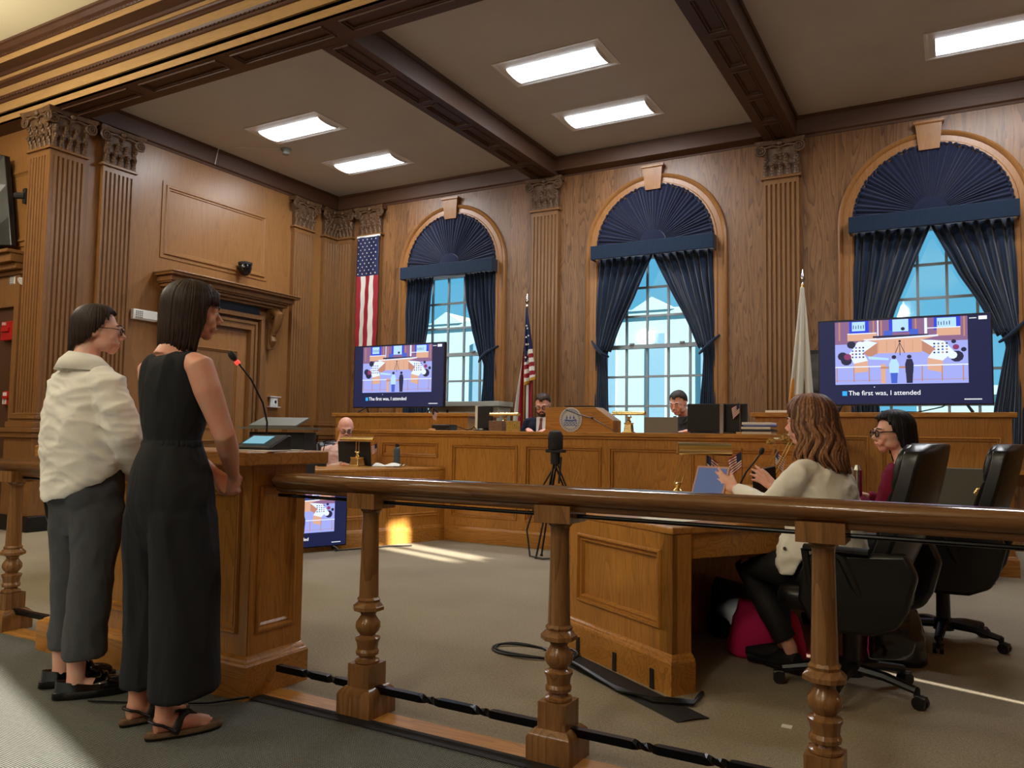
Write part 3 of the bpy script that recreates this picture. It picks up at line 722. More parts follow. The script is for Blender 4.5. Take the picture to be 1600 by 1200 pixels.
curtain('right blue velvet curtain of the middle window, tied back', WIN[1], 1, L_IN)
curtain('left blue curtain of the window behind the right television', WIN[2], -1, [(.95, .52), (2.2, .60), (2.3, .58), (2.55, .42), (3.0, .24), (3.57, .005)])
curtain('right blue curtain of the window behind the right television', WIN[2], 1, [(.95, .56), (1.5, .57), (2.2, .70), (2.3, .67), (2.55, .53), (3.0, .27), (3.57, .005)])
curtain('left blue curtain of the leftmost arched window, hanging straight', WIN[0], -1, [(.95, .30), (2.5, .44), (3.0, .38), (3.57, .30)], tie=False, n=9)
curtain('right blue curtain of the leftmost arched window, tied back', WIN[0], 1, [(.95, .58), (2.2, .62), (2.3, .58), (2.7, .42), (3.1, .32), (3.57, .29)], n=8)
for i, cx in enumerate(WIN):
    w = ['leftmost', 'middle', 'rightmost'][i]
    m = MB(); m.box(cx-.845, cx+.845, YB-.19, YB-.165, 3.555, 3.745); m.box(cx-.845, cx-.83, YB-.17, YB, 3.555, 3.745); m.box(cx+.83, cx+.845, YB-.17, YB, 3.555, 3.745); tag(obj('valance', m, M['blue'], bevel=.01), 'flat blue velvet valance across the %s arched window' % w, 'valance')
    t_ = thing('sunburst_shade', 'navy pleated fan shade filling the arch of the %s window' % w, 'shade')
    m = MB()
    def fan(u, v, cx=cx):
        a = pi*u; r = .17+(.80-.17)*v; k = 62
        y = YB-.035-.008*(1+sin(a*k*1.35+2*sin(a*9)))*min(1, .35+v)-.008*sin(a*k*.43+2+v)*v+.01*(v**2)
        return (cx-r*cos(a), y, 3.735+r*.985*sin(a))
    m.grid(fan, 520, 6); obj('pleats', m, M['blue_pleat'], t_, smooth=True, ang=180)
    m = MB(); R = []
    for r, d in [(.185, .02), (.18, .075), (.12, .09), (.001, .095)]: R.append([(cx-r*cos(pi*k/20), YB-d, 3.735+r*sin(pi*k/20)) for k in range(21)])
    m.rings(R, closed=False, cap=False); obj('rosette', m, M['blue_pleat'], t_, smooth=True)
    m = MB(); m.tube([(cx-.80*cos(pi*k/160), YB-.04-.01*sin(k*2.1), 3.735+.79*sin(pi*k/160)+.006*sin(k*1.7)) for k in range(161)], [.013+.006*sin(k*1.3) for k in range(161)], 6); obj('ruffled_edge', m, M['blue_pleat'], t_, smooth=True)
# ================================================================ CEILING LIGHTS
for i, (x, y) in enumerate(TROFFERS):
    lab = ['recessed ceiling light above the left wall, nearer of the two left of the first beam', 'recessed ceiling light nearest the far left corner of the room', 'large recessed ceiling light between the two beams, nearer one', 'recessed ceiling light between the two beams, nearer the window wall', 'recessed ceiling light right of the second beam at the top right corner', 'recessed ceiling light beyond the right frame edge'][i]
    if i == 5: continue
    l = thing('ceiling_light', lab, 'ceiling light', 'recessed ceiling lights')
    m = MB(); a, b = .60, .29
    m.rings([[(x-a-o, y-b-o, z), (x+a+o, y-b-o, z), (x+a+o, y+b+o, z), (x-a-o, y+b+o, z)] for o, z in [(.02, ZC), (.02, ZC-.008), (0, ZC-.008), (-.02, ZC-.001)]], cap=False)
    m.quad((x-a+.02, y-b+.02, ZC-.002), (x+a-.02, y-b+.02, ZC-.002), (x+a-.02, y+b-.02, ZC-.002), (x-a+.02, y+b-.02, ZC-.002)); obj('frame', m, M['lamp_white'], l)
    m = MB(); R = []
    for xx in (x-.52, x+.52): R.append([(xx, y+.04+.18*cos(t), ZC-.004-.030*sin(t)) for t in [pi*k/10 for k in range(11)]])
    m.rings(R); obj('diffuser', m, M['tube'], l, smooth=True)
    for s in (-1, 1):
        m = MB(); R = [[(x+s*.52, y+.04+.19*cos(t), ZC-.003-.036*sin(t)) for t in [pi*k/10 for k in range(11)]], [(x+s*.535, y+.04+.19*cos(t), ZC-.003-.036*sin(t)) for t in [pi*k/10 for k in range(11)]]]; m.rings(R)
        obj('end_cap', m, M['lamp_white'], l)
# ================================================================ OUTSIDE
fb = thing('building', 'pale office building with a small gable seen through the windows', 'building')
stone = simple('pale_stone', (190, 192, 188), .8, var=.04); shade = simple('window_band_glass', (140, 158, 172), .5)
m = MB(); m.box(-40, -6.0, 42, 56, -8, 7.9); m.box(-40.3, -5.7, 41.8, 56, 7.9, 8.3); obj('walls', m, stone, fb)
m = MB()
for gx in (-28.4, -14.6): m.rings([[(gx-1.3, y, 8.2), (gx+1.3, y, 8.2), (gx, y, 8.95)] for y in (41.7, 46)])
obj('gable', m, stone, fb)
for k in range(11):
    m = MB(); xx = -38+k*2.9; m.box(xx, xx+.9, 41.9, 42.1, -8, 6.9)
    obj('window_bay', m, shade, fb)
fb2 = thing('building', 'low pale building seen below the television on the right', 'building'); m = MB(); m.box(-1.5, 22, 40, 50, -8, 3.2); obj('walls', m, stone, fb2); m = MB(); m.box(-1.8, 22.3, 39.7, 50, 3.2, 3.6); obj('cornice', m, stone, fb2)
# ================================================================ OBJECTS
M['navy_scr'] = emis('screen_navy', (10, 22, 62), 1.0); M['bezel'] = simple('screen_bezel', (12, 13, 16), .35)
SC = {k: emis('screen_'+k, c, 1.0) for k, c in dict(wall=(128, 92, 128), floor=(150, 158, 224), tan=(206, 158, 132), tan2=(176, 124, 104), white=(214, 226, 250), blue=(38, 62, 200), lblue=(168, 208, 246), dark=(30, 32, 62), maroon=(130, 50, 96), cap=(240, 242, 246), badge=(40, 160, 230), jean=(60, 90, 190)).items()}
SCM = [M['navy_scr']]+list(SC.values()); SCI = {k: i+1 for i, k in enumerate(SC)}
def text_obj(name, s, size, mat, parent, T, align='LEFT', ext=0.0008):
    c = bpy.data.curves.new(name, 'FONT'); c.body = s; c.size = size; c.align_x = align; c.extrude = ext
    o = bpy.data.objects.new(name, c); C.objects.link(o)
    dg = bpy.context.evaluated_depsgraph_get(); me = bpy.data.meshes.new_from_object(o.evaluated_get(dg)); bpy.data.objects.remove(o)
    me.materials.clear(); me.materials.append(mat); me.name = name
    o = bpy.data.objects.new(name, me); C.objects.link(o); o.parent = parent; o.matrix_local = T; return o
def screen_mesh(w, h):
    """faces +z of a local x/y plane, origin at centre"""
    m = MB(); m.mi = 0; m.quad((-w/2, -h/2, 0), (w/2, -h/2, 0), (w/2, h/2, 0), (-w/2, h/2, 0))
    lay = [0]
    def P(u, v): return (-w/2+w*(.10+.775*u), h/2-h*(.012+.755*v))
    def poly(c, *pts):
        lay[0] += 1; m.mi = SCI[c]; z = .0004+.00004*lay[0]
        m.add([P(*p)+(z,) for p in pts], [tuple(range(len(pts)))])
    def rect(c, a, b, x, y): poly(c, (a, y), (b, y), (b, x), (a, x))
    def disc(c, u, v, r, q=1.7): poly(c, *[(u+r*cos(-2*pi*k/10), v+r*q*sin(-2*pi*k/10)) for k in range(10)])
    rect('wall', 0, 1, 0, .36); rect('floor', 0, 1, .36, 1)
    for a in (.03, .30, .36, .62, .70, .97): rect('tan2', a, a+.012, 0, .30)
    rect('blue', .425, .60, 0, .2); rect('lblue', .452, .572, 0, .19)
    for a, b in ((.115, .27), (.76, .95)):
        rect('blue', a, b, 0, .19); rect('lblue', a+.022, b-.03, .01, .155)
        for k in range(5): rect('dark', a+.03+k*.02, a+.036+k*.02, .06+.01*(k % 2), .12)
    rect('tan', .10, .33, .2, .31); rect('tan', .78, .95, .16, .28); rect('white', .10, .33, .19, .205); rect('white', .70, .95, .15, .165)
    rect('white', .335, .345, 0, .26); rect('maroon', .345, .352, .02, .24); rect('white', .69, .71, 0, .24)
    rect('jean', .385, .45, .17, .27); rect('jean', .58, .645, .16, .26); disc('dark', .53, .15, .016)
    rect('dark', .30, .72, .245, .275)
    poly('white', (.23, .29), (.79, .26), (.79, .285), (.23, .31))
    poly('tan', (.25, .31), (.78, .285), (.67, .33), (.67, .52), (.335, .52), (.335, .34))
    for k in range(5): rect('tan2', .34+k*.065, .343+k*.065, .33, .50)
    poly('tan2', (.335, .34), (.335, .52), (.27, .58), (.225, .50)); poly('tan2', (.67, .33), (.67, .50), (.755, .60), (.775, .46))
    poly('white', (.25, .31), (.335, .35), (.225, .50), (.26, .63), (.15, .67), (.11, .52), (.17, .36)); poly('white', (.74, .34), (.66, .33), (.765, .47), (.71, .61), (.82, .66), (.90, .52), (.83, .36))
    poly('tan', (.26, .63), (.15, .67), (.15, .82), (.26, .80)); poly('tan', (.71, .61), (.82, .66), (.82, .84), (.71, .79))
    disc('white', .20, .38, .035); disc('dark', .13, .37, .035); disc('dark', .06, .55, .04); disc('dark', .09, .62, .045); disc('maroon', .10, .56, .03); disc('dark', .92, .60, .05); disc('dark', .97, .50, .02); disc('maroon', .915, .46, .024); disc('white', .89, .58, .034); disc('dark', .90, .375, .018)
    for k in range(16): disc(('dark', 'jean', 'maroon')[k % 3], .14+(k % 4)*.028, .42+(k//4)*.05, .008); disc(('dark', 'jean', 'tan2')[k % 3], .76+(k % 4)*.03, .40+(k//4)*.045, .008)
    for d_ in (-.035, 0, .035): poly('dark', (.503, .36), (.507, .36), (.509+d_, .56-abs(d_)), (.503+d_, .56-abs(d_)))
    disc('dark', .505, .34, .010)
    poly('lblue', (.26, .56), (.42, .60), (.42, .63), (.27, .61))
    rect('tan', .36, .395, .69, .99); rect('tan2', .355, .55, .73, .76)
    rect('white', 0, .36, .715, .732); rect('white', .60, 1, .715, .732)
    for a in (.01, .145, .265, .665, .81, .96): rect('tan2', a, a+.008, .73, .96)
    rect('tan2', 0, .36, .935, .942); rect('tan2', .6, 1, .935, .942)
    for x, c, lc, q in ((.46, 'lblue', 'jean', .038), (.575, 'dark', 'dark', .032)):
        poly(lc, (x-.028, .80), (x+.028, .80), (x+.022, .99), (x-.022, .99)); poly(c, (x-.02, .62), (x+.02, .62), (x+q, .70), (x+q*.9, .83), (x-q*.9, .83), (x-q, .70)); disc('dark', x, .585, .018)
    m.mi = SCI['cap']; z = .004
    def abs_rect(c, a, b, x, y):
        m.mi = SCI[c]; m.quad((-w/2+w*a, h/2-h*y, z), (-w/2+w*b, h/2-h*y, z), (-w/2+w*b, h/2-h*x, z), (-w/2+w*a, h/2-h*x, z))
    abs_rect('badge', .142, .172, .845, .90); abs_rect('cap', .935, .98, .02, .06); abs_rect('cap', .335, .341, .795, .804)
    for k in range(5): abs_rect('cap', .885+k*.008, .891+k*.008, .035, .045)
    for k in range(12): abs_rect('cap', .85+k*.008, .856+k*.008, .945, .957)
    return m
def television(label, loc, rz, w=1.47, h=.82, z0=.09, leg=.12):
    t = thing('television', label, 'television')
    RX = Matrix.Translation((0, -.0165, z0+h/2)) @ Matrix.Rotation(pi/2, 4, 'X')
    m = MB(); m.box(-w/2-.012, w/2+.012, -.014, .03, z0-.014, z0+h+.012); m.box(-w*.3, w*.3, .03, .06, z0+.05, z0+h*.6); obj('casing', m, M['bezel'], t, bevel=.004)
    o = obj('screen', screen_mesh(w, h), SCM, t, fix=False); o.matrix_local = RX
    text_obj('caption', 'The first was, I attended', h*.078, SC['cap'], t, RX @ Matrix.Translation((-w/2+w*.18, h/2-h*.895, .004)))
    for s in (-1, 1):
        m = MB(); x = s*w*.36
        m.tube([(x, .01, z0), (x+s*.05, -leg, .011)], .011, 6); m.tube([(x, .01, z0), (x+s*.05, leg, .011)], .011, 6)
        obj('foot', m, M['black'], t)
    t.location = loc; t.rotation_euler = (0, 0, rz); return t
television('television on the left counter, in front of the leftmost window', (-6.43, 8.36, 1.41), 0)
television('large television on the right counter, in front of the rightmost window', (-.435, 8.36, 1.41), 0)
television('television standing on the floor against the left desk, half hidden by the lectern', (-5.44, 5.58, 0), radians(69), w=1.0, h=.56, z0=.06, leg=.055)
# ---- brass desk lamps
def desk_lamp(label, loc, rz, bar=.34, hgt=.32, lean=.10, shade=.032, base=(.06, .045), tilt=0, off=0):
    t = thing('desk_lamp', label, 'desk lamp', 'brass desk lamps')
    m = MB(); a, b = base; m.lathe([(a+.012, 0), (a+.012, .008), (a, .012), (b+.004, .085), (b+.01, .09), (b+.01, .10), (.01, .10)], n=4, sq=True, rot=pi/4)
    obj('base', m, M['brass'], t, bevel=.003)
    m = MB(); m.lathe([(.02, .10), (.026, .115), (.012, .13), (.018, .145), (.018, .155), (.008, .16)], n=14); m.tube([(0, -.03, .155), (0, .03, .155)], .007, 8)
    for s in (-1, 1): m.tube([(0, s*.02, .155), (lean, s*.02+off*.35, hgt)], .0045, 8)
    m.tube([(lean, -.028+off*.35, hgt), (lean, .028+off*.35, hgt)], .006, 8); obj('arm', m, M['brass'], t, smooth=True)
    m = MB(); R = []; n = 14
    for x, q in [(-bar/2, .05), (-bar/2, 1), (bar/2, 1), (bar/2, .05)]:
        ring = [(lean+shade*q*sin(a_), x+off, hgt-.012+shade*1.0*q*cos(a_)) for a_ in [-pi*.62+pi*1.24*k/n for k in range(n+1)]]
        R.append(ring)
    m.rings(R, closed=False, cap=False); o = obj('shade', m, M['brass'], t, smooth=True); s_ = o.modifiers.new('s', 'SOLIDIFY'); s_.thickness = .002
    t.location = loc; t.rotation_euler = (tilt, 0, rz); return t
desk_lamp('large brass desk lamp on the near end of the right side desk, beside the tablet', (-1.36, 4.33, .74), radians(-60), bar=.29, hgt=.345, lean=.06, shade=.05, off=.13)
desk_lamp('brass desk lamp with square base behind the microphone on the right desk', (-1.04, 4.95, .74), radians(-20), bar=.22, hgt=.40, lean=.14)
desk_lamp('brass desk lamp partly hidden by the white blazer on the right desk', (-.93, 4.68, .74), radians(-15), bar=.22, hgt=.42, lean=.14)
desk_lamp('brass desk lamp in front of the bald man on the left desk', (-5.70, 6.72, .785), radians(90), bar=.46, hgt=.30, lean=.0, shade=.03)
bpy.context.view_layer.update()
desk_lamp('brass desk lamp on the bench left of the man in the suit', (-4.30, 7.50, 1.19), radians(80), bar=.40, hgt=.19, lean=.0, shade=.028, base=(.04, .03), tilt=radians(0))
desk_lamp('brass desk lamp on the bench between the podium and the silver laptop', (-2.86, 7.50, 1.19), radians(90), bar=.34, hgt=.20, lean=.0, shade=.03, base=(.04, .03))
# ---- small desk flags
def flag_mats(): return [simple('flag_red', (150, 26, 40), .7), simple('flag_white', (226, 222, 214), .7), simple('flag_navy', (24, 32, 72), .7), simple('gold_fringe', (190, 140, 40), .6)]
FM = flag_mats()
def small_flag(label, loc, rz=0, h=.24, fl=.11, droop=.6):
    t = thing('desk_flag', label, 'small flag', 'small flags on sticks')
    m = MB(); m.lathe([(.042, 0), (.042, .012), (.036, .018), (.008, .02)], n=16); obj('base', m, simple_cached('flag_base_wood', (190, 140, 80)), t, bevel=.002)
    m = MB(); m.tube([(0, 0, .015), (.004, 0, h)], .003, 6); m.ell((.004, 0, h+.004), .006, .006, .008, 8, 6); obj('stick', m, simple_cached('flag_stick', (120, 84, 50)), t)
    m = MB(); nu, nv = 14, 13; w = fl
    def P(u, v): return (.004+w*.62*u*(1-.15*v), .014*sin(u*9+v*2)*u, h-.008-.095*v-.055*droop*u-.015*u*v)
    vs = [P(i/nu, j/nv) for j in range(nv+1) for i in range(nu+1)]; b = 0; m.v = vs
    for j in range(nv):
        for i in range(nu):
            m.f.append((j*(nu+1)+i, j*(nu+1)+i+1, (j+1)*(nu+1)+i+1, (j+1)*(nu+1)+i))
            m.m.append(2 if (i < nu*.42 and j < 7) else (j % 2))
    o = obj('cloth', m, FM, t, smooth=True, ang=180, fix=False); t.location = loc; t.rotation_euler = (0, 0, rz); return t
_sc = {}
def simple_cached(n, c, r=.5, met=0):
    if n not in _sc: _sc[n] = simple(n, c, r, met)
    return _sc[n]
small_flag('small flag on a wooden base at the left end of the bench', (-5.21, 7.42, 1.19), 0)
small_flag('small flag on a wooden base beside the paper stack on the bench', (-1.745, 7.45, 1.19), pi, h=.30, fl=.12, droop=.9)
small_flag('small flag beside the laptop on the left desk', (-5.53, 6.85, .785), pi/8+pi, h=.26, droop=.5)
small_flag('small flag standing behind the tablet on the right desk', (-1.31, 4.72, .74), .3, h=.32, droop=.9)
small_flag('small flag left of the microphone on the right desk', (-1.13, 4.88, .74), pi, h=.34, droop=.9, fl=.13)
small_flag('small flag between the two brass lamp bases on the right desk', (-.99, 5.12, .74), -.3, h=.36, droop=1.1)
# ---- microphone unit on the lectern
t = thing('conference_microphone', 'black touchscreen microphone console with lit gooseneck on the lectern', 'microphone')
m = MB(); m.rings([[(-.10, -.07, 0), (-.10, -.07, .018), (-.10, .06, .072), (-.10, .085, .07), (-.10, .09, .01), (-.10, .085, 0)], [(.10, -.07, 0), (.10, -.07, .018), (.10, .06, .072), (.10, .085, .07), (.10, .09, .01), (.10, .085, 0)]]); obj('console', m, M['black'], t, bevel=.006)
m = MB(); m.quad((-.075, -.045, .0325), (.045, -.045, .0325), (.045, .035, .0665), (-.075, .035, .0665)); obj('touchscreen', m, emis('lit_touchscreen', (120, 185, 205), .7), t)
m = MB(); m.tube([(-.03, .07, .07), (-.03, .07, .13), (-.05, .06, .22), (-.09, .02, .33), (-.135, -.02, .405)], .0045, 8); obj('gooseneck', m, M['black'], t, smooth=True)
m = MB(); m.tube([(-.133, -.02, .400), (-.142, -.026, .414)], .011, 12); obj('light_ring', m, emis('red_light_ring', (255, 60, 50), 1.6), t)
m = MB(); m.ell((-.157, -.036, .437), .016, .016, .028, 12, 8, rot=Vector((-.015, -.012, .025)).to_track_quat('Z', 'Y').to_euler()); obj('microphone_head', m, M['iron'], t, smooth=True)
t.location = (-2.79, 2.62, 1.062); t.rotation_euler = (0, 0, .15)
def sheet(name, label, cat, pts, mat, z=.0, th=.0012, group=None):
    m = MB(); m.prism(pts, z, z+th); return tag(obj(name, m, mat), label, cat, group)
sheet('paper', 'white papers lying on the lectern beside the microphone console', 'papers', [(-2.90, 2.47), (-2.63, 2.52), (-2.68, 2.78), (-2.93, 2.73)], M['paper'], 1.06, .006)
# ---- gooseneck microphone on the right desk
t = thing('desk_microphone', 'black gooseneck microphone in front of the woman in the white blazer', 'microphone')
m = MB(); m.box(-.05, .05, -.05, .05, 0, .03); m.tube([(0, 0, .03), (0, 0, .09)], .012, 10); obj('base', m, M['black'], t, bevel=.006)
m = MB(); m.tube([(0, 0, .08), (.0, 0, .16), (.03, 0, .22), (.08, 0, .285), (.108, 0, .325)], .005, 8); obj('gooseneck', m, M['black'], t, smooth=True)
m = MB(); m.ell((.115, 0, .34), .014, .014, .022, 10, 8, rot=Vector((.4, 0, 1)).to_track_quat('Z', 'Y').to_euler()); obj('microphone_head', m, M['iron'], t, smooth=True)
t.location = (-1.07, 4.58, .74); t.rotation_euler = (0, 0, .05)
# ---- tablet, folio, papers on the right desk
t = thing('tablet', 'tablet in a tan case propped up before the woman in the white blazer', 'tablet')
F = frame((-1.27, 4.20, .745), (.88, -.42, 0), (.20, .28, .92)); m = MB(); m.box(0, .22, -.006, .006, 0, .27); o = obj('case', m, simple_cached('tan_case', (190, 140, 120)), t, bevel=.004); o.matrix_local = F
m = MB(); m.quad((.012, -.0065, .012), (.208, -.0065, .012), (.208, -.0065, .258), (.012, -.0065, .258)); o = obj('screen', m, emis('tablet_screen', (66, 86, 128), .6), t); o.matrix_local = F
F = frame((-.92, 4.50, .74), (.75, -.3, 0), (-.5, .1, .86)); m = MB(); m.box(0, .02, -.10, .10, 0, .25); o = obj('folio', m, M['black'], None, bevel=.003); o.matrix_world = F; tag(o, 'dark folio standing open beside the brass lamp, before the white blazer', 'folio')
sheet('paper', 'cream paper sheet near the end of the right side desk', 'paper', [(-1.42, 3.84), (-1.20, 3.72), (-1.06, 3.98), (-1.28, 4.12)], simple_cached('cream_paper', (226, 220, 196)), .7405)
sheet('paper', 'white paper sheets lying behind the cream sheet on the right desk', 'paper', [(-1.62, 4.02), (-1.36, 3.90), (-1.28, 4.10), (-1.52, 4.24)], M['paper'], .7405)
# ---- left wing desk things
t = thing('laptop', 'black laptop open in front of the bald man', 'laptop'); m = MB(); m.box(-.20, .20, 0, .012, .01, .27); o = obj('lid', m, M['iron'], t, bevel=.004); o.rotation_euler = (radians(8), 0, 0)
m = MB(); m.box(-.20, .20, .01, .25, 0, .015); obj('keyboard_base', m, M['iron'], t, bevel=.003); t.location = (-5.80, 6.80, .785); t.rotation_euler = (0, 0, radians(12))
t = thing('water_bottle', 'dark grey metal water bottle on the left desk', 'bottle'); m = MB(); m.lathe([(.034, 0), (.036, .01), (.036, .17), (.034, .19), (.024, .21), (.018, .215)], n=20); obj('bottle_body', m, simple_cached('slate_bottle', (62, 76, 84), .4), t, smooth=True)
m = MB(); m.lathe([(.019, .214), (.021, .218), (.021, .245), (.018, .25)], n=16); obj('lid', m, M['black'], t); t.location = (-5.36, 6.98, .785)
m = MB(); m.grid(lambda u, v: (-5.55+.34*u, 6.78+.16*v+.05*u, .79+.035*abs(sin(u*5+v*3))*(1-abs(2*v-1)**2)+.008*u), 24, 12); tag(obj('crumpled_papers', m, M['paper'], smooth=True), 'crumpled white papers beside the water bottle on the left desk', 'papers')
t = thing('document_stand', 'grey topped black document stand on the left desk, behind the lectern', 'stand'); m = MB(); m.box(-.24, .24, -.02, .22, 0, .36); obj('cabinet', m, M['iron'], t)
m = MB(); m.rings([[(x, -.10, .40), (x, .16, .47), (x, .16, .485), (x, -.10, .415)] for x in (-.21, .20)]); m.box(-.29, .29, -.12, .22, .385, .40); obj('slanted_top', m, simple_cached('grey_top', (96, 98, 90)), t); t.location = (-4.88, 4.75, .785); t.rotation_euler = (0, 0, .35)
t = thing('desk_microphone', 'thin gooseneck microphone before the bald man', 'microphone'); m = MB(); m.tube([(0, 0, 0), (.01, 0, .15), (.03, 0, .24), (.07, 0, .25)], .005, 6); obj('gooseneck', m, M['black'], t)
m = MB(); m.lathe([(.05, 0), (.05, .03), (.01, .035)], n=16); obj('base', m, M['black'], t); t.location = (-5.93, 6.42, .785)
# ---- dais things
t = thing('podium_box', 'wooden podium box with a round city seal on the bench, centre', 'podium')
m = MB(); m.rings([[(-3.75, y, 1.19), (-3.75, y, 1.445), (-3.19, y, 1.445), (-2.99, y, 1.31), (-2.99, y, 1.19)] for y in (7.40, 7.62)]); obj('box', m, M['oak_x'], t, bevel=.004)
m = MB(); m.box(-3.55, -3.25, 7.45, 7.60, 1.445, 1.462); obj('book_rest', m, M['iron'], t)
m = MB(); cx, cz, r = -3.455, 1.315, .125; cl = [(a) for a in range(41)]
m.rings([[(cx+q*cos(2*pi*k/40), yy, cz+q*sin(2*pi*k/40)) for k in range(40)] for q, yy in ((r, 7.399), (r, 7.392), (r-.004, 7.390))]); seal = obj('city_seal', m, simple_cached('seal_white', (196, 200, 206)), t)
m = MB()
for k in range(34):
    a = 2*pi*k/34; c_, s_ = cos(a), sin(a); 
    for q in (0, 1): m.add([(cx+c_*rr-s_*w, 7.388, cz+s_*rr+c_*w) for rr, w in ((.100, -.003-.002*q), (.100, .002), (.114, .003), (.114, -.002-.002*(k % 2)))], [(0, 1, 2, 3)])
for k in range(72): a, b = 2*pi*k/72, 2*pi*(k+1)/72; m.add([(cx+rr*cos(q), 7.388, cz+rr*sin(q)) for rr, q in ((.093, a), (.093, b), (.096, b), (.096, a))], [(0, 1, 2, 3)])
obj('seal_lettering', m, simple_cached('seal_ink', (60, 66, 90)), seal)
m = MB()
for j in range(4):
    m.grid(lambda u, v, j=j: (cx-.075+.15*u, 7.3885, cz-.062+j*.017+.008*v+.004*sin(u*26+j*2)), 30, 1)
for j in range(3): m.box(cx-.045+j*.04, cx-.042+j*.04, 7.3875, 7.3885, cz, cz+.05); m.add([(cx-.052+j*.04, 7.3878, cz+.012), (cx-.030+j*.04, 7.3878, cz+.012), (cx-.043+j*.04, 7.3878, cz+.048)], [(0, 1, 2)])
m.grid(lambda u, v: (cx-.055+.12*u, 7.3880, cz-.006+.014*v-.01*sin(pi*u)), 10, 1)
obj('seal_ship', m, simple_cached('seal_blue', (44, 84, 170)), seal, fix=False)
def monitor(label, x, y, w, h, mat_back, rz, zb=1.19, z0=.03, casing=None):
    t = thing('monitor', label, 'monitor'); m = MB(); m.box(-w/2, w/2, -.02, .02, z0, z0+h); obj('screen_back', m, mat_back, t, bevel=.006)
    m = MB(); m.box(-.10, .10, -.08, .10, 0, .012); m.box(-.03, .03, .0, .04, .01, z0+h*.5); obj('stand', m, casing or mat_back, t, bevel=.003)
    t.location = (x, y, zb); t.rotation_euler = (0, 0, rz); return t
mo = monitor('black monitor with a pale edge at the left of the bench', -4.62, 7.62, .20, .25, M['iron'], radians(-8)); m = MB(); m.box(-.135, -.10, -.018, .06, .005, .285); obj('pale_edge', m, M['white'], mo)
monitor('black monitor nearer the man in the grey shirt on the bench', -2.07, 7.48, .36, .27, M['iron'], 0, z0=.015)
monitor('black monitor next to the small flag on the bench', -1.79, 7.50, .20, .27, M['iron'], 0, z0=.015)
m = MB(); m.box(-1.935, -1.895, 7.44, 7.47, 1.19, 1.47); tag(obj('monitor_pillar', m, M['chrome'], bevel=.004), 'silver upright between the two black monitors on the bench', 'stand')
t = thing('laptop', 'silver laptop open on the bench before the man in the grey shirt', 'laptop'); m = MB(); m.box(-.17, .17, 0, .01, .008, .155); o = obj('lid', m, simple_cached('silver_laptop', (128, 122, 112), .35, .5), t, bevel=.003); m = MB(); m.box(-.17, .17, .0, .2, 0, .012); obj('keyboard_base', m, simple_cached('silver_laptop', (128, 122, 112)), t); t.location = (-2.50, 7.42, 1.19)
for k, (dz, c, dx) in enumerate([(0, (200, 200, 196), 0), (.026, (40, 44, 60), .01), (.045, (214, 214, 210), -.006), (.07, (90, 110, 190), .012), (.085, (224, 224, 220), 0)]):
    m = MB(); m.box(-1.70+dx, -1.44+dx, 7.32, 7.56, 1.19+dz, 1.19+dz+.022-(.004 if k in (1, 3) else 0)); tag(obj('binder', m, simple_cached('binder_%s' % 'abcde'[k], c), bevel=.003), ['pale binder at the bottom of the stack on the bench', 'dark binder second from the bottom of the stack on the bench', 'white paper block in the middle of the stack on the bench', 'blue folder near the top of the stack on the bench', 'white paper block on top of the stack on the bench'][k], 'binder', None)
m = MB(); m.box(-5.35, -5.08, 7.60, 7.75, 1.19, 1.26); tag(obj('power_strip_box', m, M['black'], bevel=.01), 'black box with cables behind the small flag at the left of the bench', 'box')
m = MB(); m.tube([(-5.1, 7.55, 1.2), (-4.95, 7.5, 1.245), (-4.8, 7.52, 1.20), (-4.72, 7.5, 1.21), (-4.68, 7.48, 1.24), (-4.66, 7.5, 1.2)], .006, 6); tag(obj('cable', m, M['black'], smooth=True), 'black cable looping along the bench top near the pale-edged monitor', 'cable')
for (x, w, c, l) in [(-4.32, .16, (120, 90, 70), 'patterned brown box under the brass lamp on the bench'), (-4.12, .12, (170, 140, 60), 'small gold patterned box beside the man in the suit')]:
    m = MB(); m.box(x-w/2, x+w/2, 7.33, 7.42, 1.19, 1.30); tag(obj('box', m, simple(l[:12], c, .5, var=.6, vs=70), bevel=.003), l, 'box')
m = MB(); m.box(-1.66, -1.36, 8.15, 8.35, 1.41, 1.435); tag(obj('paper_stack', m, M['paper']), 'flat white stack on the left end of the right counter', 'papers')
# podium cable microphone
m = MB(); m.tube([(-3.2, 7.36, 1.33), (-3.0, 7.3, 1.24), (-2.92, 7.32, 1.19)], .004, 6); m.tube([(-3.50, 7.37, 1.42), (-3.3, 7.33, 1.36), (-3.2, 7.36, 1.33)], .005, 6); m.ell((-3.2, 7.36, 1.335), .018, .014, .014, 8, 6); tag(obj('boom_microphone', m, M['black'], smooth=True), 'black boom microphone crossing the round seal', 'microphone')
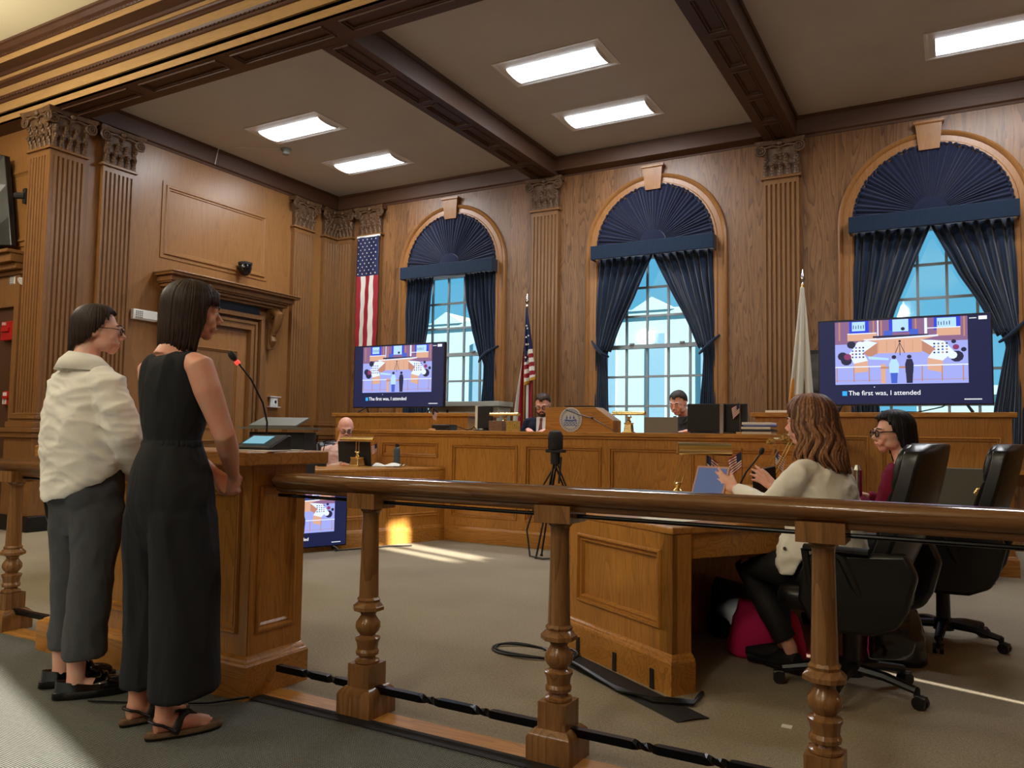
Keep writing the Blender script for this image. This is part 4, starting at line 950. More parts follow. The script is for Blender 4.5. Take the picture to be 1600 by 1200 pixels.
# ---- tripod with camera
t = thing('tripod_camera', 'black video camera on a folded tripod before the bench', 'camera')
m = MB(); m.lathe([(.066, 0), (.072, .02), (.072, .13), (.06, .165), (.03, .18)], c=(0, 0, 1.02), n=20); m.lathe([(.028, 0), (.028, .01)], n=14, T=Matrix.Translation((-.01, -.07, 1.11)) @ Matrix.Rotation(pi/2, 4, 'X')); obj('camera_body', m, M['iron'], t, smooth=True)
m = MB(); m.box(-.08, .09, -.05, .05, .99, 1.02); m.tube([(.0, 0, .88), (0, 0, .99)], .045, 12); m.tube([(.06, 0, .95), (.05, -.02, .70)], .012, 8); obj('head', m, M['iron'], t, bevel=.004)
for k, (dx, dy) in enumerate([(-.16, .05), (-.13, -.12), (.16, -.02)]):
    m = MB(); b = 1.0 if k < 2 else .25
    p0 = Vector((0, 0, .90)); p1 = Vector((dx*b, dy*b, 0.01)) if k < 2 else Vector((.22, .06, .35))
    for q in (-.014, .014): m.tube([p0+Vector((q, 0, 0)), p0.lerp(p1, .55)+Vector((q, 0, 0))], .009, 6)
    m.tube([p0.lerp(p1, .45), p1], .010, 6); m.ell(tuple(p1), .018, .018, .012, 8, 5); obj('leg', m, M['black'], t)
t.location = (-3.31, 6.75, 0)
m = MB(); m.tube([(-3.30, 6.80, .92), (-3.50, 6.78, .60), (-3.58, 6.70, .25), (-3.50, 6.62, .02), (-3.35, 6.60, .01), (-3.15, 6.66, .03)], .009, 8); tag(obj('cable', m, M['black'], smooth=True), 'black cable hanging in a loop beside the tripod', 'cable')
m = MB(); m.box(-3.12, -2.92, 6.62, 6.82, 0, .06); tag(obj('floor_box', m, M['black'], bevel=.006), 'black box on the carpet right of the tripod', 'box')
# ---- flags on poles
def cloth(name, fn, nu, nv, mi, mats, parent, th=.004):
    m = MB(); m.grid(fn, nu, nv); m.m = [mi((k % nu+.5)/nu, (k//nu+.5)/nv, fn((k % nu+.5)/nu, (k//nu+.5)/nv)) for k in range(nu*nv)]
    o = obj(name, m, mats, parent, smooth=True, ang=180, fix=False); s_ = o.modifiers.new('s', 'SOLIDIFY'); s_.thickness = th; return o
def stars(m, pts, r, n_dir, u=(1, 0, 0), v=(0, 0, 1)):
    u, v = Vector(u), Vector(v)
    for p in pts:
        p = Vector(p); m.add([p+u*((r if k % 2 == 0 else r*.42)*sin(pi*k/5))+v*((r if k % 2 == 0 else r*.42)*cos(pi*k/5)) for k in range(10)], [tuple(range(10))])
def pole(parent, x, y, z0, z1, finial=.14, mat=None):
    m = MB(); m.tube([(x, y, z0), (x, y, z1)], .014, 10); obj('pole', m, mat or simple_cached('flagpole_wood', (110, 70, 36)), parent, smooth=True)
    m = MB(); m.lathe([(.016, 0), (.022, .01), (.012, .03), (.010, .045), (.020, .055), (.028, .075), (.022, .11), (.004, .19)], c=(x, y, z1), n=12); obj('finial', m, M['chrome'], parent, smooth=True)
    m = MB(); m.lathe([(.14, 0), (.15, .02), (.12, .04), (.05, .07), (.02, .09)], c=(x, y, z0), n=20); obj('stand', m, M['brass'], parent, smooth=True)
t = thing('flag', 'national flag with gold fringe hanging from a pole left of the man in the suit', 'flag'); X0, Y0 = -5.17, 9.6
pole(t, X0, Y0, .2, 2.93)
def w1(z): return .012+.145*min(1, max(0, (2.92-z)/1.0))**.9
def fr(u, v):
    zb = 1.93-.0*u; zt = 2.92; z = zt-(zt-zb)*v; z = z-.10*(1-u)*v; w = w1(z)
    return (X0+.0+w*u, Y0-.03-.035*sin(u*11+1)*min(1, v*2+.15), z)
def mr(u, v, p):
    if v > .955: return 3
    if u < .03: return 3
    s_ = (p[2]-.45*(p[0]-X0)); return 2 if s_ > 2.30 or (u < .2 and s_ > 2.15) else (1 if int((2.30-s_)/.062) % 2 == 0 else 0)
cloth('cloth_canton_side', fr, 30, 120, mr, FM, t)
m = MB(); stars(m, [(X0+.035, Y0-.075, 2.66), (X0+.05, Y0-.078, 2.62), (X0+.03, Y0-.072, 2.50), (X0+.065, Y0-.075, 2.52), (X0+.03, Y0-.07, 2.40), (X0+.065, Y0-.078, 2.40), (X0+.022, Y0-.07, 2.22)], .018, None); obj('stars', m, FM[1], t, fix=False)
def fl(u, v):
    z = 2.42-1.18*v; w = .01+.17*min(1, v*1.05)**.8
    return (X0-.006-w*u, Y0-.02-.03*sin(u*12+v*2), z-.05*u)
cloth('cloth_stripe_side', fl, 30, 90, lambda u, v, p: 2 if v < .10 else (3 if u < .08 else (0 if u < .68 else 1)), FM, t)
def fr2(u, v): z = 1.95-.72*v; return (X0+.0+(.10)*u, Y0+.0-.02*sin(u*9), z)
cloth('cloth_lower_fold', fr2, 16, 40, lambda u, v, p: 1 if .1 < u < .4 and v > .1 else 0, FM, t)
t = thing('flag', 'white flag with gold fringe on a pole left of the right television', 'flag'); X1, Y1 = -1.475, 9.3
pole(t, X1, Y1, .2, 2.88)
FW_ = [simple('flag_ivory', (205, 200, 184), .75), FM[3], simple('flag_orange', (214, 136, 30), .7), M['brass']]
def wf(u, v):
    z = 2.86-1.27*v-.0; L_ = .018+.150*v**1.1; R_ = .018+.085*v**.9
    z -= .22*max(0, (.25-u)/.25)*v*v
    return (X1-L_+(L_+R_)*u, Y1-.03-.03*v*sin(u*15+1.2*v)-.015*sin(u*5), z+.04*u*v)
cloth('cloth', wf, 60, 90, lambda u, v, p: 1 if v > .97 and u > .2 else (2 if ((u-.10)/.09)**2+((v-.86)/.105)**2 < 1 else 0), FW_, t)
m = MB(); m.lathe([(.02, -.05), (.024, -.04), (.022, 0)], c=(X1, Y1, 2.90), n=12); obj('collar', m, M['brass'], t)
# banner flag on the pilaster
t = thing('hanging_flag', 'national flag hung vertically on the pilaster in the far left corner', 'flag')
m = MB(); m.box(-8.50, -8.03, 9.865, 9.885, 4.325, 4.355); obj('header_bar', m, M['white'], t)
def hf(u, v): return (-8.485+.445*u-.02*v, 9.878-.012*sin(u*8+v*5)-.006*sin(v*40+u*6)*(1 if v > .3 else .2), 4.33-2.0*v)
cloth('cloth', hf, 40, 100, lambda u, v, p: 2 if v < .32 else (0, 1, 0, 1, 0)[min(4, int((u-.0)/.2))], FM, t)
m = MB(); pts = []
for j in range(11):
    n_ = 5 if j % 2 == 0 else 4
    for i in range(n_): pts.append((-8.485+.445*((i+.5+(0 if n_ == 5 else .5))/5)-.01, 9.853, 4.285-j*.056))
stars(m, pts, .016, None); obj('stars', m, FM[1], t, fix=False)
# ---- wall devices
t = thing('thermostat', 'white thermostat in a clear guard on the left wall right of the door', 'thermostat'); m = MB(); m.box(XL+.02, XL+.05, 8.60, 8.74, 1.53, 1.66); m.box(XL+.05, XL+.065, 8.63, 8.71, 1.55, 1.64); obj('housing', m, M['white'], t, bevel=.004)
m = MB(); m.box(XL+.064, XL+.068, 8.66, 8.695, 1.575, 1.62); obj('display', m, M['black'], t)
m = MB(); m.box(XL, XL+.075, 8.57, 8.78, 1.515, 1.525); m.box(XL, XL+.075, 8.57, 8.78, 1.67, 1.68); obj('guard', m, M['white'], t)
def em_light(label, T, w=.34):
    t = thing('emergency_light', label, 'emergency light'); m = MB(); m.box(-w/2, w/2, -.07, 0, -.06, .07); m.box(-w/2+.02, w/2-.02, -.085, -.07, -.045, .055); obj('housing', m, M['white'], t, bevel=.012)
    m = MB()
    for i in range(4):
        for j in range(4): m.box(-w/2+.02+i*.026, -w/2+.036+i*.026, -.088, -.084, -.04+j*.024, -.024+j*.024)
    obj('grille', m, M['grey'], t)
    m = MB(); m.lathe([(.02, 0), (.045, .05), (.045, .06)], n=14, T=Matrix.Translation((w/2+.02, -.06, 0)) @ Matrix.Rotation(radians(120), 4, 'X')); m.box(w/2-.01, w/2+.04, -.06, -.03, -.02, .02); obj('lamp_head', m, M['white'], t)
    t.matrix_world = T; return t
em_light('white emergency light box on the left wall between pilaster and door', TR(XL, 6.42, 2.60, pi/2))
em_light('white emergency light at the far left edge beside the column', TR(-9.83, 5.34, 2.92, 0), w=.28)
def red_box(label, x, z, w, h, d):
    t = thing('fire_alarm', label, 'fire alarm'); m = MB(); m.box(-w/2, w/2, -d, 0, -h/2, h/2); obj('housing', m, M['red'], t, bevel=.008)
    m = MB(); m.box(-w*.36, w*.30, -d-.02, -d, -h*.05, h*.16) ; obj('pull_handle', m, M['red'], t, bevel=.004)
    t.location = (x, 5.34, z); return t
r1 = red_box('red fire alarm pull box at the far left, higher of the two', -9.93, 2.31, .24, .23, .10)
r2 = red_box('small red fire alarm box at the far left, lower of the two', -9.88, 1.50, .18, .17, .08); m = MB(); m.box(-.08, .0, -.084, -.080, -.07, .07); obj('white_label', m, M['white'], r2)
text_obj('lettering', 'FIRE', .05, M['white'], r1, Matrix.Translation((-.10, -.101, .07)) @ Matrix.Rotation(pi/2, 4, 'X'))
text_obj('lettering', 'FIRE', .045, M['red'], r2, Matrix.Translation((-.02, -.086, -.06)) @ Matrix.Rotation(pi/2, 4, 'X') @ Matrix.Rotation(pi/2, 4, 'Z'))
t = thing('dome_camera', 'black dome security camera above the door pediment', 'camera'); m = MB(); m.tube([(XL, 7.94, 3.50), (XL+.12, 7.94, 3.50)], .04, 12); m.lathe([(.09, .05), (.095, .0), (.08, -.06), (.05, -.10), (.01, -.115)], c=(XL+.13, 7.94, 3.50), n=20); obj('dome', m, simple_cached('dome_black', (10, 10, 12), .12), t, smooth=True)
m = MB(); m.lathe([(.10, 0), (.10, .03), (.03, .05)], c=(XL+.13, 7.94, 3.55), n=20); obj('housing', m, M['iron'], t)
t = thing('smoke_detector', 'small dark ceiling sensor left of the far left ceiling light', 'sensor'); m = MB(); m.lathe([(.07, 0), (.075, -.015), (.055, -.035), (.05, -.075), (.02, -.09)], c=(-8.1, 7.86, ZC), n=20); obj('housing', m, M['grey'], t, smooth=True)
m = MB(); m.tube([(-8.17, 7.80, ZC-.006), (-8.6, 7.5, ZC-.006), (-8.93, 7.4, ZC-.008), (-8.99, 7.4, ZB+.05)], .006, 6); tag(obj('conduit', m, M['white']), 'thin white conduit from the ceiling sensor to the left cornice', 'conduit')
t = thing('loudspeaker', 'tall black loudspeaker mounted on the wall at the far left edge', 'loudspeaker'); m = MB(); m.rings([[(-10.5, 5.02, z), (-10.20+.0, 5.0, z), (-10.1+.25*(4.5-z)/1.15, 5.20, z), (-10.1+.25*(4.5-z)/1.15, 5.26, z), (-10.5, 5.26, z)] for z in (3.33, 3.7, 4.1, 4.48)]); obj('cabinet', m, M['black'], t, bevel=.01)
m = MB(); m.tube([(-9.86, 5.22, 3.95), (-9.76, 5.28, 3.95)], .04, 8); m.box(-9.80, -9.74, 5.27, 5.335, 3.86, 4.04); obj('bracket', m, M['iron'], t)
m = MB(); m.box(-10.48, -10.18, 4.995, 5.015, 3.38, 4.44); obj('grille', m, M['iron'], t)
t = thing('picture', 'dark framed photograph on the wall beside the white flag', 'picture'); m = MB(); m.box(-1.62, -1.18, YB-.03, YB, 1.68, 2.22); obj('frame', m, M['black'], t, bevel=.004)
m = MB(); m.box(-1.58, -1.22, YB-.034, YB-.029, 1.73, 2.17); obj('print', m, simple('dark_portrait_print', (70, 68, 66), .3, var=.6, vs=9), t)
# radiator cover under the left window
t = thing('radiator_cover', 'pale grey cabinet unit under the leftmost window', 'cabinet'); m = MB(); m.box(-6.75, -5.58, 9.55, 9.9, .2, 1.55); m.box(-6.79, -5.55, 9.50, 9.92, 1.55, 1.62); obj('body', m, simple_cached('pale_cabinet', (176, 178, 168)), t, bevel=.006)
m = MB()
for x in (-6.45, -5.92): m.box(x, x+.03, 9.54, 9.56, .3, 1.5)
obj('door_gap', m, M['iron'], t)
# grey metal cabinet by the right counter
t = thing('metal_cabinet', 'grey metal cabinet with red markings behind the black chairs', 'cabinet'); m = MB(); m.box(-.28, .26, 7.56, 7.62, .0, .93) ; m.box(-.28, .26, 7.62, 8.0, .03, .90); obj('body', m, simple_cached('cabinet_grey', (88, 88, 78)), t, bevel=.006)
m = MB(); m.rings([[(.17+q*cos(a), 7.557-(.003 if i else 0), .73+q*sin(a)) for a in [2*pi*k/6 for k in range(6)]] for i, q in enumerate((.05, .04))]); obj('badge', m, M['brass'], t)
m = MB()
for k in range(4): m.box(-.10+k*.045, -.07+k*.045, 7.553, 7.56, .55, .575+.01*(k % 2))
m.box(-.09, .07, 7.553, 7.56, .535, .542); obj('red_marking', m, M['red'], t)
# cables on the floor
m = MB(); pts = []
for k in range(70):
    a = k/69*2.15*2*pi; r = .20+.07*sin(a*.7); pts.append((-1.93+r*1.0*cos(a)-.05*k/69, 3.72+r*.55*sin(a)+.12*k/69, .008+.004*sin(a*3)+.003*k/69))
m.tube(pts, .0065, 6); tag(obj('cable', m, M['black'], smooth=True), 'coiled black cable loops on the carpet by the end of the right desk', 'cable')
m = MB()
for j in range(3):
    m.tube([(-1.95+.02*j, 3.86, .01), (-1.62, 3.64-.02*j, .012+.008*j), (-1.40+.03*j, 3.46-.03*j, .012), (-1.15, 3.34+.01*j, .014+.006*j), (-1.0, 3.40+.02*j, .014), (-1.01, 3.52+.03*j, .012)], .008, 6)
tag(obj('cable_bundle', m, M['black'], smooth=True), 'bundle of black cables taped along the foot of the right desk', 'cables')
m = MB(); m.grid(lambda u, v: (-1.90+.90*u+.1*v, 3.90-.60*u-.12+.12*v, .003+.006*sin(pi*v)), 20, 4); tag(obj('floor_tape', m, M['iron'], smooth=True), 'black tape strip stuck to the carpet along the right desk end', 'tape')
for (u, l) in [(.12, 'right'), (.46, 'middle'), (.84, 'left')]:
    p = Vector((-1.13, 3.52, 0)).lerp(Vector((-1.86, 3.99, 0)), u)+Vector((-.54, -.84, 0))*.034
    m = MB(); F = frame(p, (-.841, .541, 0)); m.box(-.014, .014, -.001, .002, .0, .09, T=F); tag(obj('tape_tab', m, M['iron']), 'black tape tab on the right desk plinth, %s one' % {'right': 'nearest the corner post', 'middle': 'the middle', 'left': 'farthest from the post'}[l], 'tape')
m = MB(); m.tube([(-2.62, 2.44, .03), (-2.75, 2.34, .012), (-2.95, 2.22, .01), (-3.2, 2.10, .01)], .0055, 6); tag(obj('cable', m, M['black'], smooth=True), 'thin black cable running from the lectern foot behind the sandals', 'cable')
m = MB(); m.tube([(-5.25, 5.9, .01), (-5.12, 6.15, .012), (-5.0, 6.45, .01), (-4.85, 6.6, .01)], .006, 6); tag(obj('cable', m, M['black']), 'black cable on the carpet behind the floor television', 'cable')
m = MB(); m.tube([(-.62, 8.36, 1.43), (-.3, 8.3, 1.42), (-.1, 8.35, 1.47), (0, 8.4, 1.55)], .006, 6); tag(obj('cable', m, M['black'], smooth=True), 'black cable dangling under the right television', 'cable')
m = MB(); m.box(-.63, -.59, 3.36, 3.39, 0, .004); tag(obj('paper_scrap', m, M['paper']), 'tiny white scrap on the beige carpet near the railing', 'scrap')
# ---- bags by the chairs
def bag(name, label, c, sz, mat, seed, tilt=0, handles=True):
    t = thing(name, label, 'bag'); R = []; rnd = random.Random(seed)
    for j in range(17):
        v = j/16; z = sz[2]*v; k = (1-.30*v**2)*(1.0 if v > .05 else .88); ring = []
        for i in range(36):
            a = 2*pi*i/36; q = 1+.06*noise.noise(Vector((cos(a)*2.2, sin(a)*2.2, v*3+seed)))+.03*noise.noise(Vector((cos(a)*6, sin(a)*6, v*8+seed)))
            ex = .62
            ring.append((sz[0]*k*q*math.copysign(abs(cos(a))**ex, cos(a)), sz[1]*k*q*math.copysign(abs(sin(a))**ex, sin(a)), z*(1-.10*cos(a)*v)))
        R.append(ring)
    m = MB(); m.rings(R); obj('bag_body', m, mat, t, smooth=True, ang=180)
    if handles:
        m = MB()
        for s in (-1, 1): m.tube([(-sz[0]*.4, s*sz[1]*.5, sz[2]*.93), (-sz[0]*.25, s*sz[1]*.5, sz[2]*1.15), (sz[0]*.1, s*sz[1]*.55, sz[2]*1.2), (sz[0]*.45, s*sz[1]*.5, sz[2]*.93)], .009, 8)
        obj('handle', m, mat, t, smooth=True) if False else obj('handles', m, mat, t, smooth=True)
    t.location = c; t.rotation_euler = (0, tilt, .3); return t
bag('handbag', 'glossy black leather handbag on the floor between the two black chairs', (-.30, 4.63, 0), (.155, .10, .31), simple('glossy_black_leather', (24, 24, 26), .16, var=.2, vs=30, Coat_Weight=.6), 5)
bag('tote_bag', 'bright pink fabric bag on the floor under the right desk', (-.90, 4.42, 0), (.20, .13, .26), simple('pink_fabric', (225, 25, 100), .75), 9)
bag('backpack', 'dark backpack under the desk behind the pink bag', (-1.16, 4.75, 0), (.14, .12, .30), M['iron'], 12, handles=False)
pb = bag('plastic_bag', 'crumpled clear plastic bag hanging inside the right desk', (-1.25, 3.98, .30), (.07, .05, .20), simple('clear_plastic', (120, 122, 125), .12, Transmission_Weight=.6), 21, handles=False)
m = MB(); m.tube([(-.52, 5.2, .74), (-.52, 5.2, .97)], .026, 14); m.tube([(-.52, 5.2, .97), (-.52, 5.2, 1.0)], [.026, .016], 14); tag(obj('steel_bottle', m, M['chrome'], smooth=True), 'shiny steel bottle between the white blazer and the woman in maroon', 'bottle')
# coat hooks / equipment beyond the left railing
t = thing('camera_stand', 'black monopod with a small camera beyond the far left railing', 'stand'); m = MB(); m.tube([(0, 0, 0), (.02, 0, .55), (.05, 0, 1.0)], [.03, .025, .02], 8); m.lathe([(.16, 0), (.16, .02), (.03, .05)], n=16); obj('pole', m, M['black'], t)
m = MB(); m.box(.02, .16, -.05, .04, 1.0, 1.10); m.tube([(.05, 0, 1.1), (.12, 0, 1.22), (.18, 0, 1.14)], .012, 6); obj('camera', m, M['iron'], t, bevel=.008); t.location = (-9.55, 4.6, 0)
# ================================================================ PEOPLE
def skin_mat(name, c):
    m = NM(name); f = m.noise(m.coord(), 22, 3); c = srgb(*c); r = (min(1, c[0]*1.08), c[1]*.80, c[2]*.76, 1)
    m.b.inputs['Subsurface Weight'].default_value = .12; m.b.inputs['Subsurface Radius'].default_value = (.012, .005, .003)
    return m.set(m.ramp(f, [(.35, c), (.75, r)]), .48, spec=.35)
SK1 = skin_mat('skin_fair', (232, 188, 168)); SK2 = skin_mat('skin_warm', (222, 172, 148)); SK3 = skin_mat('skin_ruddy', (234, 184, 166))
def hair_mat(name, c, c2=None):
    m = NM(name); v = m.coord((1, 1, .10)); f = m.noise(v, 170, 3, .6); c = srgb(*c); d = tuple(x*.45 for x in c[:3])+(1,); c2 = srgb(*c2) if c2 else c
    m.bump(f, .5, .003); return m.set(m.ramp(f, [(.35, d), (.55, c), (.75, c2)]), .5, spec=.3)
def fabric(name, c, sc=90, var=.12, rough=.85, bump=.15):
    m = NM(name); v = m.coord(); f = m.noise(v, sc, 3); g = m.noise(v, 5, 2); c = srgb(*c); d = tuple(x*(1-var) for x in c[:3])+(1,)
    m.bump(f, bump, .002); return m.set(m.ramp(m.math('ADD', m.math('MULTIPLY', f, .6), m.math('MULTIPLY', g, .4)), [(.3, d), (.7, c)]), rough, spec=.2)
LIP = simple('lips', (186, 112, 104), .4); EYEW = simple('eye_white', (225, 220, 215), .2); IRIS = simple('eye_iris', (48, 34, 26), .15); GLF = simple('glasses_frame', (22, 22, 30), .25)
LENS = M['glass']
def loft(m, rings_, n=40, rip=0, nr=9, seed=0, T=None):
    """rings: (cx, cy, z, rx, ry[, tilt_x, tilt_y, exponent])"""
    R = []
    for q in rings_:
        cx, cy, z, rx, ry = q[:5]; tx = q[5] if len(q) > 5 else 0; ty = q[6] if len(q) > 6 else 0; e = q[7] if len(q) > 7 else 1.0
        ring = []
        for i in range(n):
            a = 2*pi*i/n; k = 1+rip*(sin(a*nr+z*6+seed)+.6*sin(a*(nr*1.7)+z*11+seed*2))
            x = rx*k*math.copysign(abs(cos(a))**e, cos(a)); y = ry*k*math.copysign(abs(sin(a))**e, sin(a))
            ring.append((cx+x, cy+y, z+tx*x+ty*y))
        R.append(ring)
    m.rings(R, T=T)
def wrinkle(o, amp, sc, stretch=(1, 1, 1), seed=0, zr=None):
    me = o.data; n = len(me.vertices); co = [0.0]*(3*n); me.vertices.foreach_get('co', co); no = [0.0]*(3*n); me.vertices.foreach_get('normal', no)
    sx_, sy_, sz_ = (q*sc for q in stretch); N = noise.noise
    for j in range(n):
        k = 3*j; x, y, z = co[k], co[k+1], co[k+2]; q = Vector((x*sx_+seed, y*sy_+seed*1.7, z*sz_)); w = N(q*.5)*.9
        w = .5-2*abs(N(Vector((q.x+w, q.y+w, q.z+w*.6))))
        w *= amp; co[k] += no[k]*w; co[k+1] += no[k+1]*w; co[k+2] += no[k+2]*w
    me.vertices.foreach_set('co', co); me.update()
HEAD_SK = {}
def head_pieces(m, T, w=1.0, jaw=1.0, nose=1.0, open_=0):
    E = lambda c, a, b, d, rot=None: m.ell(c, a*w, b, d, 20, 14, T=T, rot=rot)
    E((0, -.018, .030), .074, .094, .082); E((0, .020, .0), .066, .068, .078); E((0, .034, -.032), .056*jaw, .055, .066)
    E((0, .062, -.088), .026*jaw, .024, .022)
    for s in (-1, 1):
        E((s*.038*jaw, .022, -.062), .024, .046, .030); E((s*.034, .066, -.028), .025, .022, .026); E((s*.026, .080, -.052), .018, .015, .018)
        m.tube([(s*.012, .088, .020), (s*.030, .087, .026), (s*.048, .072, .019)], [.007, .009, .006], 8, T=T)
        E((s*.076, -.008, -.008), .009, .020, .031); E((s*.080, -.016, .004), .008, .013, .016)
        E((s*.0105, .101, -.034), .008, .010, .0075)
        m.tube([(s*.018, .0875, -.006), (s*.031, .0915, -.0075), (s*.044, .082, -.006)], .0045, 8, T=T)
        m.tube([(s*.017, .089, .008), (s*.031, .0930, .011), (s*.046, .082, .008)], .0048, 8, T=T)
    m.tube([(0, .082, .028), (0, .092, .008), (0, .104*1.0, -.016), (0, .110+.008*nose, -.028)], [.010, .0085, .0105, .0115], 10, T=T)
    E((0, .090, -.060), .022, .010, .0058); E((0, .088, -.073-open_), .019, .010, .0065); E((0, .080, -.066), .026, .012, .018)
def head_parts(par, T, lips=LIP, brow=None, glasses=None, beard=None, look=(0, 0)):
    for s in (-1, 1):
        m = MB(); m.ell((s*.031, .0805, .0015), .0118, .0118, .0118, 14, 10, T=T); e = obj('eye', m, EYEW, par, smooth=True)
        m = MB(); m.ell((s*.031+look[0]*.003, .0885, .0015+look[1]*.003), .0052, .0044, .0052, 12, 8, T=T); obj('iris', m, IRIS, e, smooth=True)
        m = MB(); m.tube([(s*.014, .098, .023), (s*.030, .0985, .030), (s*.049, .082, .024)], [.003, .0042, .002], 6, T=T); obj('eyebrow', m, brow or M['iron'], par, smooth=True)
    m = MB(); m.tube([(-.021, .0905, -.063), (-.008, .0980, -.0600), (0, .0972, -.0615), (.008, .0980, -.0600), (.021, .0905, -.063)], [.0012, .0034, .0030, .0034, .0012], 8, T=T)
    m.tube([(-.019, .0905, -.067), (0, .0962, -.0725), (.019, .0905, -.067)], [.0012, .0046, .0012], 8, T=T); obj('lips', m, lips, par, smooth=True)
    if glasses:
        g = MB()
        for s in (-1, 1):
            pts = [(s*(.033+.023*cos(a)*1.0), .104-.10*abs(.033+.023*cos(a))**1.5, .000+.0175*sin(a)*(1 if sin(a) > 0 else 1.15)) for a in [2*pi*k/20 for k in range(21)]]
            g.tube(pts, glasses, 6, T=T, cap=False); g.tube([(s*.055, .098, .006), (s*.072, .07, .008), (s*.082, -.01, .006), (s*.082, -.03, -.008)], glasses*.9, 6, T=T)
        g.tube([(-.011, .105, .004), (0, .109, .007), (.011, .105, .004)], glasses, 6, T=T)
        o = obj('glasses', g, GLF, par, smooth=True)
        for s in (-1, 1):
            m = MB(); m.add([(s*(.033+.022*cos(a)), .103-.10*abs(.033+.022*cos(a))**1.5, .0165*sin(a)) for a in [2*pi*k/20 for k in range(20)]], [tuple(range(20))], T=T); obj('lens', m, LENS, o, fix=False)
    if beard:
        m = MB(); 
        for s in (-1, 1): m.tube([(s*.070, .005, -.02), (s*.064, .022, -.062), (s*.034, .062, -.096), (0, .082, -.104)], [.010, .016, .020, .020], 10, T=T)
        m.tube([(-.026, .088, -.072), (-.018, .0985, -.050), (0, .1015, -.047), (.018, .0985, -.050), (.026, .088, -.072)], [.006, .005, .004, .005, .006], 8, T=T)
        m.ell((0, .078, -.092), .030, .020, .020, 14, 8, T=T); obj('beard', m, beard, par, smooth=True)
def hair(par, T, mat, end, n=150, r=.0115, R0=(.083, .104, .098), name='hair', flare=0, wave=0, seed=1, inner=True, front=50, hl=.052):
    """end(phi) -> lowest z of the hair at azimuth phi (0 = front)"""
    rnd = random.Random(seed); m = MB()
    def path(phi, q, ze, ph=0):
        P = []; a = abs((phi+pi) % (2*pi)-pi)
        for i in range(9):
            ps = (i/8)*pi/2; P.append(Vector((R0[0]*q*sin(ps)*sin(phi), R0[1]*q*sin(ps)*cos(phi)-.014, R0[2]*q*cos(ps)+.028)))
        b = P[-1]
        zz = b.z; k = 0
        while zz > ze+.001 and k < 40:
            k += 1; zz = max(ze, zz-.022); t = (b.z-zz); dd = flare*t-.10*t*t*(0 if flare else 1.8)
            dx, dy = sin(phi), cos(phi); w = wave*sin(t*34+ph)*min(1, t/.08)
            P.append(Vector((b.x+dx*dd*R0[0]/.09+w*dy, b.y+dy*dd-w*dx, zz)))
        P = [p for p in P if p.z >= ze-.0005] if ze > 0 else P
        return P
    if inner:
        R = []; N = 56; rows = 16; cols = []
        for j in range(N):
            phi = 2*pi*j/N; P = path(phi, .975, end(phi)+.006); L = []
            for i in range(rows+1):
                t = i/rows*(len(P)-1); a = int(min(t, len(P)-2)) if len(P) > 1 else 0; f = t-a; L.append(P[a].lerp(P[min(a+1, len(P)-1)], f))
            cols.append(L)
        for i in range(rows+1): R.append([tuple(cols[j][i]) for j in range(N)])
        m.rings(R, T=T)
    for k in range(n):
        phi = 2*pi*(k+rnd.uniform(-.4, .4))/n; ze = end(phi)+rnd.uniform(-.012, .010); P = path(phi, 1.0+rnd.uniform(-.01, .025), ze, rnd.uniform(0, 1.6))
        if len(P) < 3: continue
        L = len(P); rr = [r*(.55+.45*min(1, i/3))*(1 if i < L*.7 else max(.22, 1-(i-L*.7)/(L*.32))) for i in range(L)]
        m.tube(P, rr, 6, T=T)
    return obj(name, m, mat, par, smooth=True, ang=180)
def hand(m, W_, d, n, t, s=1.0, curl=(.3, .35, .4, .45), spread=.10, thumb=(.5, .3), cup=0):
    """W_: wrist; d: towards fingers; n: palm normal; t: thumb side"""
    W_ = Vector(W_); d = Vector(d).normalized(); n = (Vector(n)-d*Vector(n).dot(d)).normalized(); t_ = n.cross(d); t_ = t_ if t_.dot(Vector(t)) > 0 else -t_; L = .082*s
    for k, o_ in enumerate((.026, .009, -.009, -.026)):
        m.tube([W_+t_*o_*.55*s-d*.006, W_+t_*o_*.85*s+d*L*.5, W_+t_*o_*s+d*L], [.0145*s, .0145*s, .0115*s], 10)
    m.tube([W_-d*.02, W_+d*.02], [.021*s, .023*s], 12)
    m.tube([W_+t_*.018*s+d*.01, W_+t_*.030*s+d*.035*s+n*.008], [.017*s, .015*s], 10)
    for k, (o_, ln) in enumerate(((.027, .070), (.0095, .079), (-.009, .073), (-.026, .058))):
        p = W_+t_*o_*s+d*L*(1.0 if k < 3 else .93); a = 0; sp = spread*(1.5-k)/1.5; dd = (d+t_*sp).normalized(); P = [p-dd*.012*s, p]
        for j, fr_ in enumerate((.45, .30, .25)):
            a += curl[k]*(1.0 if j == 0 else 1.15); v = (dd*cos(a)+n*sin(a)); p = p+v*ln*fr_*s; P.append(p)
        m.tube(P, [.0098*s, .0098*s, .0090*s, .0082*s, .0068*s], 10)
    p = W_+t_*.030*s+d*.030*s+n*.006*s; v1 = (d*cos(thumb[0])+t_*sin(thumb[0])+n*.25).normalized(); v2 = (d*cos(thumb[1])+t_*sin(thumb[1])+n*.35).normalized()
    m.tube([p-v1*.01, p+v1*.032*s, p+v1*.032*s+v2*.020*s, p+v1*.032*s+v2*.040*s], [.0125*s, .0108*s, .0100*s, .0080*s], 10)
def tee(m, pts, r, n=14): m.tube(pts, r, n)
def headT(c, yaw, pitch=0, roll=0, s=1.0): return Matrix.Translation(c) @ Matrix.Rotation(yaw, 4, 'Z') @ Matrix.Rotation(pitch, 4, 'X') @ Matrix.Rotation(roll, 4, 'Y') @ Matrix.Scale(s, 4)
